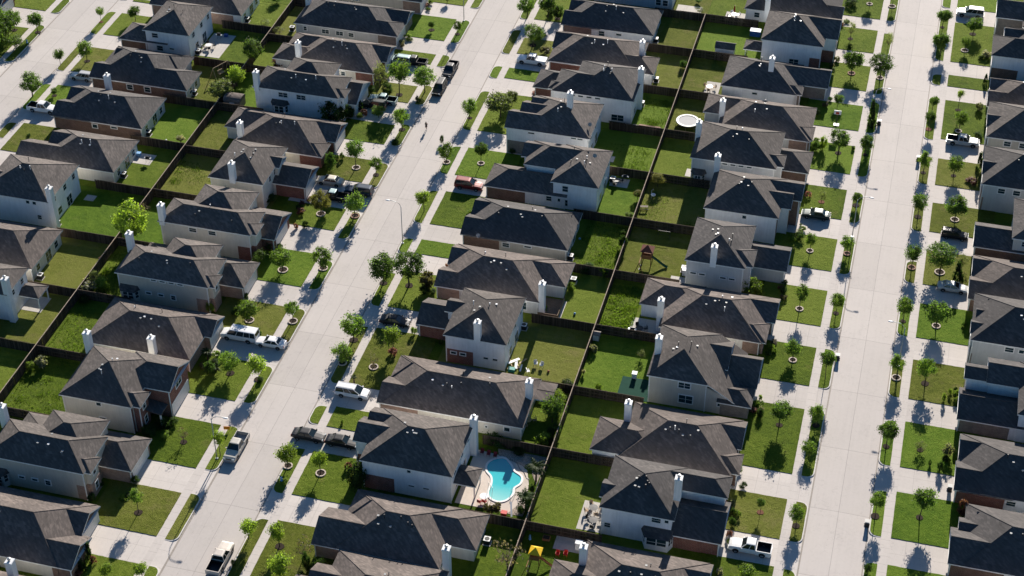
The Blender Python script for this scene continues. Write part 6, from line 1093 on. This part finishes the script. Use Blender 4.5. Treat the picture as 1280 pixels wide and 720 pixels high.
def chair(x,y,rz,mat,label,group=None,z=.165):
    root=empty('patio_chair',(x,y,z),rz); tag(root,label,'chair',group)
    mb=MB(); mb.box(-.25,-.25,.40,.25,.25,.45); mb.build('seat',M[mat],root)
    mb=MB(); mb.obox((-.27,0,.70),(.03,0,-.01),(0,.25,0),(.03,0,.26)); mb.build('backrest',M[mat],root)
    for sx in (-1,1):
        for sy in (-1,1):
            mb=MB(); mb.cyl(sx*.22,sy*.22,0,.42,.02,k=5); mb.build('leg',M[mat],root)
        mb=MB(); mb.box(-.25,sx*.26-.025,.58,.22,sx*.26+.025,.62); mb.build('armrest',M[mat],root)
    return root
T1=[]
def setof(px_,py_,where_,n=4,mat='metal_dark',top='white_plastic',rad=1.0):
    table_set(px_,py_,f'round {"white" if top=="white_plastic" else "dark"} patio table {where_}',mat=mat,top=top)
    for k in range(n):
        a=2*PI*k/n+.5; chair(px_+rad*math.cos(a),py_+rad*math.sin(a),a+PI,mat,f'{["near","left","right","far"][k%4]} {"dark" if mat=="metal_dark" else "pale"} patio chair at table {where_}','patio chairs round tables')
setof(-34.9,307.0,'under the folded red umbrella',4,'white_plastic')
x,y=-34.9,307.0; root=empty('patio_umbrella',(x,y,.9)); tag(root,'folded red patio umbrella above a white table near the top','umbrella'); mb=MB(); mb.cyl(0,0,0,2.0,.025,k=6); mb.build('pole',M['metal_grey'],root)
mb=MB(); mb.lathe((0,0,.5),[(.05,0),(.2,.1),(.14,.9),(.03,1.5)],10); mb.build('canopy',M['umbrella_red'],root)
setof(-35.0,278.6,'behind the white house with centre chimney',3,'tan_cushion')
setof(-132.0,268.9,'on the long patio at left',4)
setof(-45.6,243.9,'on small patio behind brown brick garage house',3,'metal_dark','metal_dark')
setof(-33.6,205.3,'on the shaded patio by a rear chimney',4,'metal_dark','metal_dark')
setof(-32.0,165.6,'on the cluttered patio beside the two-storey white house',4,'tan_cushion','metal_dark')
setof(-31.5,163.3,'at the lower end of the cluttered patio',3,'metal_dark','metal_dark')
setof(-45.2,180.6,'under the lean-to patio roof',3,'wood_pale','wood_pale')
def grill(x,y,label,rz=0):
    root=empty('barbecue_grill',(x,y,.165),rz); tag(root,label,'grill'); mb=MB(); mb.box(-.35,-.28,.72,.35,.28,.92); mb.build('fire_box',M['metal_dark'],root)
    mb=MB(); k=10; loft(mb,[[(xx,.28*math.cos(PI*j/k),.92+.30*math.sin(PI*j/k)) for j in range(k+1)] for xx in (-.35,.35)]); mb.build('hood',M['plastic_black'],root)
    for sx in (-1,1):
        mb=MB(); mb.box(sx*.5-.14,-.24,.86,sx*.5+.14,.24,.89); mb.build('side_shelf',M['metal_grey'],root)
        for sy in (-1,1):
            mb=MB(); mb.cyl(sx*.3,sy*.23,0,.73,.02,k=5); mb.build('leg',M['metal_dark'],root)
grill(-127.0,229.3,'black barbecue grill casting a long shadow on a rear patio at left'); grill(-44.2,245.2,'black barbecue grill beside a small patio table'); grill(-131.4,272.9,'black barbecue grill on the long patio at left'); grill(-34.6,204.6,'barbecue grill on the patio with the rear chimney'); grill(-31.6,157.8,'round black grill on the small patio near the bottom')
def ac(x,y,label,z=.1):
    root=empty('air_conditioner',(x,y,z)); tag(root,label,'air conditioner','air conditioners beside houses')
    mb=MB(); mb.box(-.55,-.55,0,.55,.55,.10); mb.build('pad',M['patio_concrete'],root)
    mb=MB(); mb.box(-.42,-.42,.1,.42,.42,.86); b=mb.build('casing',M['metal_dark'],root)
    mb=MB(); mb.box(-.45,-.45,.86,.45,.45,.93); mb.build('top_panel',M['trim_white'],root)
    mb=MB(); mb.lathe((0,0,.935),[(.02,.0),(.3,.0),(.32,.02),(.34,.0)],14); mb.build('fan_grille',M['plastic_black'],root)
seen=defaultdict(int)
for k in sorted(q for q in PT if q.startswith('ac')):
    x,y,_=PT[k]; row,i,z=where(x,y); seen[(row,i)]+=1
    a='a second' if seen[(row,i)]>1 else 'an'
    ac(x,y,('white-topped air conditioner behind' if seen[(row,i)]==1 else 'another white-topped air conditioner behind')+f' {ORD[i+1]} house up, {ROWP[row]}')
# sheds
def shed(key,w,d,h,label,wall,rf,kind='gable'):
    x,y,_=PT[key]; root=empty('garden_shed',(x,y,.14)); tag(root,label,'shed')
    mb=MB(); mb.box(-w/2,-d/2,0,w/2,d/2,h); 
    if kind=='gable':
        for s in (-1,1): mb.face([(s*w/2,-d/2,h),(s*w/2,d/2,h),(s*w/2,0,h+d*.28)][::s])
    mb.build('wall',M[wall],root); mb=MB(); e=.15
    if kind=='gable':
        for s in (-1,1): mb.obox((0,s*(d/4+e/2),h+d*.14+.01),(w/2+e,0,0),(0,(d/4+e/2),-s*(d*.14)*1.0),(0,0,.04))
    else:
        k=10; loft(mb,[[(xx,(d/2+.1)*math.cos(PI*j/k),h-.02+(d*.26)*math.sin(PI*j/k)) for j in range(k+1)] for xx in (-w/2-.1,w/2+.1)])
    mb.build('roof',M[rf],root)
    mb=MB(); mb.box(-.5,-d/2-.03,.05,.5,-d/2-.002,h*.85); mb.build('door',M['trim_white'],root)
shed('shed1',3.6,2.4,1.9,'white garden shed with a black roof beside the long back fence','siding_white','shingle_charcoal')
shed('shed2',3.2,2.6,1.7,'grey garden shed with rounded brown roof near the fence at left','wood_grey','shingle_brown','arch')
shed('shed3',1.1,.9,1.2,'small dark storage box by the back fence in the shade','wood_grey','wood_grey')
# boxes and bins
def tub(name,cat,key,w,d,h,mat,label,dx=0,dy=0,lid=None):
    x,y,_=PT[key]; root=empty(name,(x+dx,y+dy,.15)); tag(root,label,cat); mb=MB(); t=.04
    mb.box(-w/2,-d/2,0,w/2,d/2,h); mb.build('body',M[mat],root); mb=MB(); mb.box(-w/2-.04,-d/2-.04,h,w/2+.04,d/2+.04,h+.06); mb.build('lid',M[lid or mat],root)
tub('storage_box','box','bluebin',2.0,1.3,1.1,'blue_tarp','blue covered box standing behind the two-storey house with patio roof')
tub('storage_box','box','green',1.0,.6,.5,'tarp_teal','teal plastic box lying near debris behind a white house')
tub('storage_box','box','patioD0',.8,.8,.8,'white_plastic','white appliance on the patio at the top edge',dx=-1.5)
tub('storage_box','box','patioE10',.9,.6,.6,'tarp_teal','teal box against the white wall by the cluttered patio',dx=1.4,dy=2.2)
tub('storage_box','box','furn1',.7,.5,.5,'blue_tarp','small blue box on the long patio at left',dx=2.6,dy=2.6)
tub('storage_box','box','patioB4',.8,.6,.6,'hydrant_blue','blue cool box by the wall on a rear patio at left',dx=-1.1,dy=.6)
tub('storage_box','box','whitecan',.7,.7,.9,'white_plastic','white bin on the lawn above the green carpet patio')
tub('storage_box','box','patioE6',.9,.8,1.1,'white_plastic','white appliance by the wall of the grey house with centre chimney',dx=.1,dy=1.2)
tub('storage_box','box','hut',.9,.7,1.2,'white_plastic','grey covered box by the rear chimney at the lower edge',dx=.4)
# wooden playset with red roof and green slide
def playset(x,y,label,roof='wood_red',wood='wood_warm',slide='green_slide',sgn=1,sc=1.0,ropes=True):
    root=empty('wooden_playset',(x,y,.14)); root.scale=(sc,)*3; tag(root,label,'playset')
    for sx in (-1,1):
        for sy in (-1,1):
            mb=MB(); mb.box(sx*.75-.06,sy*.75-.06,0,sx*.75+.06,sy*.75+.06,2.9); mb.build('post',M[wood],root)
    mb=MB(); mb.box(-.8,-.8,1.35,.8,.8,1.45); mb.build('deck',M[wood],root)
    for s,(a,b,c,d) in enumerate(((-.8,-.82,.8,-.76),(-.8,.76,.8,.82),(-.82,-.76,-.76,.76))):
        mb=MB(); mb.box(a,b,1.5,c,d,2.15); mb.build('railing',M[wood],root)
    mb=MB(); r_=1.05; ap=(0,0,3.75)
    q=[(-r_,-r_,2.85),(r_,-r_,2.85),(r_,r_,2.85),(-r_,r_,2.85)]
    for k in range(4): mb.face([q[k],q[(k+1)%4],ap])
    mb.face(q[::-1]); mb.build('canopy',M[roof],root)
    mb=MB()
    path=[Vector((.8,0,1.4)),Vector((1.5,-.1,1.05)),Vector((2.4,-.25,.5)),Vector((3.1,-.4,.16)),Vector((3.5,-.45,.12))]
    for p,q_ in zip(path,path[1:]):
        w=Vector((0,.24,0)); up=Vector((0,0,.16))
        mb.face([p-w,q_-w,q_+w,p+w]); mb.face([p-w,p-w+up,q_-w+up,q_-w]); mb.face([p+w,q_+w,q_+w+up,p+w+up])
    mb.build('slide',M[slide],root)
    if ropes:
        mb=MB(); mb.tube([(-.7,-.8,2.5),(-.7,-3.6,2.5)],.07,6); mb.build('swing_beam',M[wood],root)
        for s in (-1,1):
            mb=MB(); mb.tube([(-.7+s*.85,-3.6,0),(-.7,-3.6,2.5)],.06,6); mb.build('swing_leg',M[wood],root)
        for k in (-1.6,-2.6):
            mb=MB(); mb.box(-.85,k-.25,.55,-.55,k+.25,.6); sw=mb.build('swing_seat',M['plastic_black'],root)
            for s in (-1,1):
                mb=MB(); mb.cyl(-.7,k+s*.22,.58,2.48,.015,k=4); mb.build('rope',M['metal_grey'],sw)
    return root
playset(-35.9,222.9,'wooden playset with dark red roof and green slide in a back yard','wood_red','wood_warm','green_slide')
playset(-37.4,154.3,'wooden climbing frame with yellow canopy near the lower edge','yellow_tarp','wood_warm','wood_warm',sc=.8)
# leaning timber swing frame
x,y,_=PT['swing']; root=empty('swing_frame',(x,y,.14),R(65)); tag(root,'pale timber A-frame swing set in a left back yard','swing set')
mb=MB(); mb.tube([(-1.9,0,2.3),(1.9,0,2.3)],.08,6); mb.build('beam',M['wood_pale'],root)
for s in (-1,1):
    for t in (-1,1):
        mb=MB(); mb.tube([(s*1.9,0,2.3),(s*2.05,t*.95,0)],.07,6); mb.build('leg',M['wood_pale'],root)
mb=MB(); mb.box(-.6,-.3,.5,.6,.3,.6); sw=mb.build('bench_seat',M['wood_pale'],root); mb=MB(); mb.obox((0,.3,.85),(.6,0,0),(0,.03,0),(0,.05,.25)); mb.build('bench_back',M['wood_pale'],root)
for s in (-1,1):
    mb=MB(); mb.cyl(s*.55,0,.6,2.3,.02,k=4); mb.build('chain',M['metal_grey'],root)
# goal
x,y,_=PT['goal']; root=empty('football_goal',(x,y-.2,.14)); tag(root,'small dark goal frame against the back side fence above a playset','goal')
mb=MB(); mb.tube([(-1,0,0),(-1,0,1.3),(1,0,1.3),(1,0,0)],.035,6); mb.build('front_frame',M['metal_dark'],root); mb=MB(); mb.tube([(-1,0,1.3),(-1,.7,0),(1,.7,0),(1,0,1.3)],.025,6); mb.build('rear_frame',M['metal_dark'],root)
# chairs and loungers
chair(PT['ch1'][0],PT['ch1'][1],-PI/2,'red_plastic','left red chair of two beside the lower edge house','red garden chairs',.14); chair(PT['ch2'][0],PT['ch2'][1],-PI/2,'red_plastic','right red chair of two beside the lower edge house','red garden chairs',.14)
chair(PT['lc1'][0],PT['lc1'][1],-1.2,'white_plastic','left white plastic chair of a pair on the dry lawn','white lawn chairs',.14); chair(PT['lc2'][0],PT['lc2'][1],-1.8,'white_plastic','right white plastic chair of a pair on the dry lawn','white lawn chairs',.14); chair(PT['lc3'][0],PT['lc3'][1],.5,'white_plastic','lone white plastic chair close to the fence on the dry lawn','white lawn chairs',.14)
for k in range(3): chair(-49.9+k*1.0,172.6-.12*k,-PI/2,'maroon',['left','middle','right'][k]+' maroon chair of the row above the pool','maroon chairs above the pool',.17)
for k,(dx,dy) in enumerate(((-46.9,163.2),(-47.6,163.0))): chair(dx,dy,1.2,'red_plastic',['red chair on the pool deck beside the shrubs','red chair on the pool deck near the patio posts'][k],'red pool chairs',.17)
table_set(-47.2,163.9,'small white table on the pool deck by the red chairs')
# ladder / hand rail of the pool, hoses
root=empty('pool_ladder',(-43.6,166.3,.17)); tag(root,'thin white pool hand rail on the rim of the pool','ladder')
for s in (-1,1):
    mb=MB(); mb.tube([(.3,s*.22,0),(.3,s*.22,.7),(.05,s*.22,.9),(-.3,s*.22,.6),(-.3,s*.22,.05)],.025,6); mb.build('rail',M['white_plastic'],root)
root=empty('garden_hose',(-43.2,171.2,.19)); tag(root,'dark coiled hose and lounger on the pool deck below the fence','hose')
mb=MB(); mb.tube([(-1.6+.16*k,.9-.17*k+.15*math.sin(k*.8),.03) for k in range(18)],.03,5); mb.build('hose',M['plastic_black'],root)
root=empty('sunshade_post',(-47.0,165.0,.17)); tag(root,'thin grey posts beside the patio roof at the pool','post')
for k in range(3):
    mb=MB(); mb.tube([(k*.4,-1.3*k*.3,0),(k*.4+.05,-1.3*k*.3+.4,2.0)],.03,5); mb.build('post',M['metal_grey'],root)
root=empty('pool_slide_board',(PT['whiteboard'][0],PT['whiteboard'][1]+.3,.17),.3); tag(root,'white plank leaning on the rock bed by the pool','plank'); mb=MB(); mb.obox((0,0,.5),(.12,0,0),(0,1.1,.35),(0,-.02,.04)); mb.build('plank',M['white_plastic'],root)
tub('storage_box','box','redtub',.8,.6,.4,'red_plastic','red tub on the rock bed below the pool')
# debris pile
x,y,_=PT['debris']; rr=random.Random(9)
for k in range(7):
    root=empty('scrap_board',(x+rr.uniform(-1,1.3),y+rr.uniform(-.9,.9),.16),rr.uniform(0,3)); tag(root,f'pale scrap board in the debris pile behind a white house, {ORD[k+1]} nearest',"board",'scrap boards')
    root.location.y=y-.9+.28*k
    mb=MB(); mb.obox((0,0,.05+.04*k),(rr.uniform(.5,1.2),0,rr.uniform(-.1,.15)),(0,rr.uniform(.06,.25),0),(0,0,.02)); mb.build('board',M['white_plastic' if k%2 else 'wood_pale'],root)
# wooden deck behind D7
root=empty('wooden_deck',(-48.4,207.3,.1)); tag(root,'grey wooden deck in the recess behind the grey house','deck')
mb=MB(); 
for k in range(9): mb.box(-1.4+.36*k,-2.6,.28,-1.07+.36*k,2.3,.32)
mb.build('boards',M['wood_deck'],root); mb=MB(); mb.box(-1.35,-2.5,0,1.8,2.2,.27); mb.build('frame',M['wood_deck'],root)
for s,(a,b,c,d) in enumerate(((1.78,-2.6,1.86,2.3),(-1.4,-2.68,1.86,-2.6))):
    mb=MB(); mb.box(a,b,.3,c,d,1.15); mb.build('railing',M['wood_deck'],root)
# stepping bits: birdbath, clothes post
root=empty('bird_feeder_pole',(PT['swch'][0],PT['swch'][1],.14)); tag(root,'pale garden swing chair standing in shade by the back fence','swing chair')
mb=MB(); mb.tube([(0,0,0),(0,.05,1.6),(.3,.05,1.9)],.03,6); mb.build('pole',M['white_plastic'],root); mb=MB(); mb.lathe((.3,.05,.5),[(.05,0),(.38,.15),(.4,.35),(.36,.36),(.05,.1)],12); mb.build('basket',M['white_plastic'],root)
root=empty('patio_bench',(PT['table3'][0],PT['table3'][1],.14),.2); root.scale=(.75,.75,.9); tag(root,'grey bench table casting a shadow on the worn lawn','bench')
mb=MB(); mb.box(-.9,-.35,.70,.9,.35,.75); mb.build('top',M['wood_grey'],root)
for s in (-1,1):
    mb=MB(); mb.box(s*.7-.05,-.3,0,s*.7+.05,.3,.7); mb.build('leg',M['wood_grey'],root)
    mb=MB(); mb.box(-.9,s*.62-.13,.42,.9,s*.62+.13,.46); mb.build('seat',M['wood_grey'],root)
root=empty('kids_basin',(PT['basin'][0],PT['basin'][1],.14)); tag(root,'square wooden planter in shade near the lower fence','planter'); mb=MB(); mb.box(-.5,-.4,0,.5,.4,.35); mb.build('box',M['wood_warm'],root); mb=MB(); mb.box(-.42,-.32,.35,.42,.32,.38); mb.build('soil',M['mulch'],root)
root=empty('garden_statue',(PT['statue'][0],PT['statue'][1],.14)); tag(root,'small pale blue garden ornament in shade by the lower fence','ornament'); mb=MB(); mb.lathe((0,0,0),[(.2,0),(.22,.1),(.12,.2),(.16,.5),(.1,.62),(.12,.75),(.02,.86)],10); mb.build('figure',M['hydrant_blue'],root,smooth=True)
for k,(x,y,m_) in enumerate(((-48.0,226.4,'hydrant_blue'),(-44.3,206.9,'hydrant_blue'),(-45.0,192.4,'terracotta'),(-126.7,236.4,'white_plastic'))):
    root=empty('ball',(x,y,.30)); tag(root,['pale blue ball on the shaded lawn behind the tan house','small blue ball on the lawn beside the wooden deck','reddish pot near the wall of the white house above debris','white ball on the lawn behind the brick house at left'][k],'ball'); mb=MB(); mb.lathe((0,0,0),[(.01,-.2)]+[(.2*math.cos(t),.2*math.sin(t)) for t in (-1.1,-.7,-.3,0,.3,.7,1.1)]+[(.01,.2)],12); mb.build('ball',M[m_],root,smooth=True)
# satellite dishes on roofs
def dish(x,y,z,label,rz):
    root=empty('satellite_dish',(x,y,z),rz); tag(root,label,'satellite dish','satellite dishes'); mb=MB(); mb.tube([(0,0,-.1),(0,0,.5),(0,-.1,.7)],.025,6); mb.build('mast',M['metal_grey'],root)
    mb=MB(); mb.lathe((0,0,0),[(.02,.08),(.2,.05),(.36,-.02),(.36,.0),(.2,.07),(.02,.10)],16,ax='y'); d=mb.build('dish',M['ac_grey'],root,smooth=True); d.location=(0,-.18,.72); d.rotation_euler=(R(-35),0,0)
    mb=MB(); mb.tube([(0,-.15,.5),(0,-.6,.6)],.015,4); mb.build('feed_arm',M['metal_grey'],root)
dish(-48.6,239.5,7.7,'satellite dish on the roof of the two-storey house above the tan one',.4); dish(-52.0,251.5,5.9,'satellite dish on the eave of the tall house with stepped gables',-.3); dish(-63.5,219.2,2.6,'grey satellite dish on the brown brick side wall of the tan house',.2)
# ------------------------------------------------------------------ camera, light, view
cam=bpy.data.cameras.new('camera'); co=bpy.data.objects.new('camera',cam); COL.objects.link(co); SC.camera=co
co.location=(0,0,172.0); cam.sensor_width=36; cam.lens=36*2160/1280; cam.clip_start=1; cam.clip_end=6000
co.rotation_euler=(R(90-38.24),0,R(14.76))
sun=bpy.data.lights.new('sun','SUN'); so=bpy.data.objects.new('sun',sun); COL.objects.link(so); sun.energy=5.0; sun.angle=R(.53); sun.color=(1,.925,.83)
so.rotation_euler=(R(-(90-SUN_EL)),0,R(SUN_AZ)); so.location=(0,400,200)
w=bpy.data.worlds.new('World'); SC.world=w; w.use_nodes=True; nt=w.node_tree; bg=nt.nodes['Background']
sk=nt.nodes.new('ShaderNodeTexSky'); sk.sky_type='NISHITA'; sk.sun_disc=False; sk.sun_elevation=R(SUN_EL); sk.sun_rotation=R(-SUN_AZ); sk.air_density=1.0; sk.dust_density=.6; sk.ozone_density=3.0
hs=nt.nodes.new('ShaderNodeHueSaturation'); hs.inputs['Saturation'].default_value=1.25; nt.links.new(sk.outputs[0],hs.inputs['Color']); nt.links.new(hs.outputs[0],bg.inputs[0]); bg.inputs[1].default_value=.05
SC.view_settings.view_transform='Standard'; SC.view_settings.look='None'; SC.view_settings.gamma=1; SC.view_settings.use_curve_mapping=False; SC.view_settings.exposure=1.03
SC.render.engine='CYCLES'; SC.cycles.max_bounces=6; SC.cycles.diffuse_bounces=3; SC.cycles.glossy_bounces=2; SC.cycles.transmission_bounces=2; SC.cycles.use_denoising=True
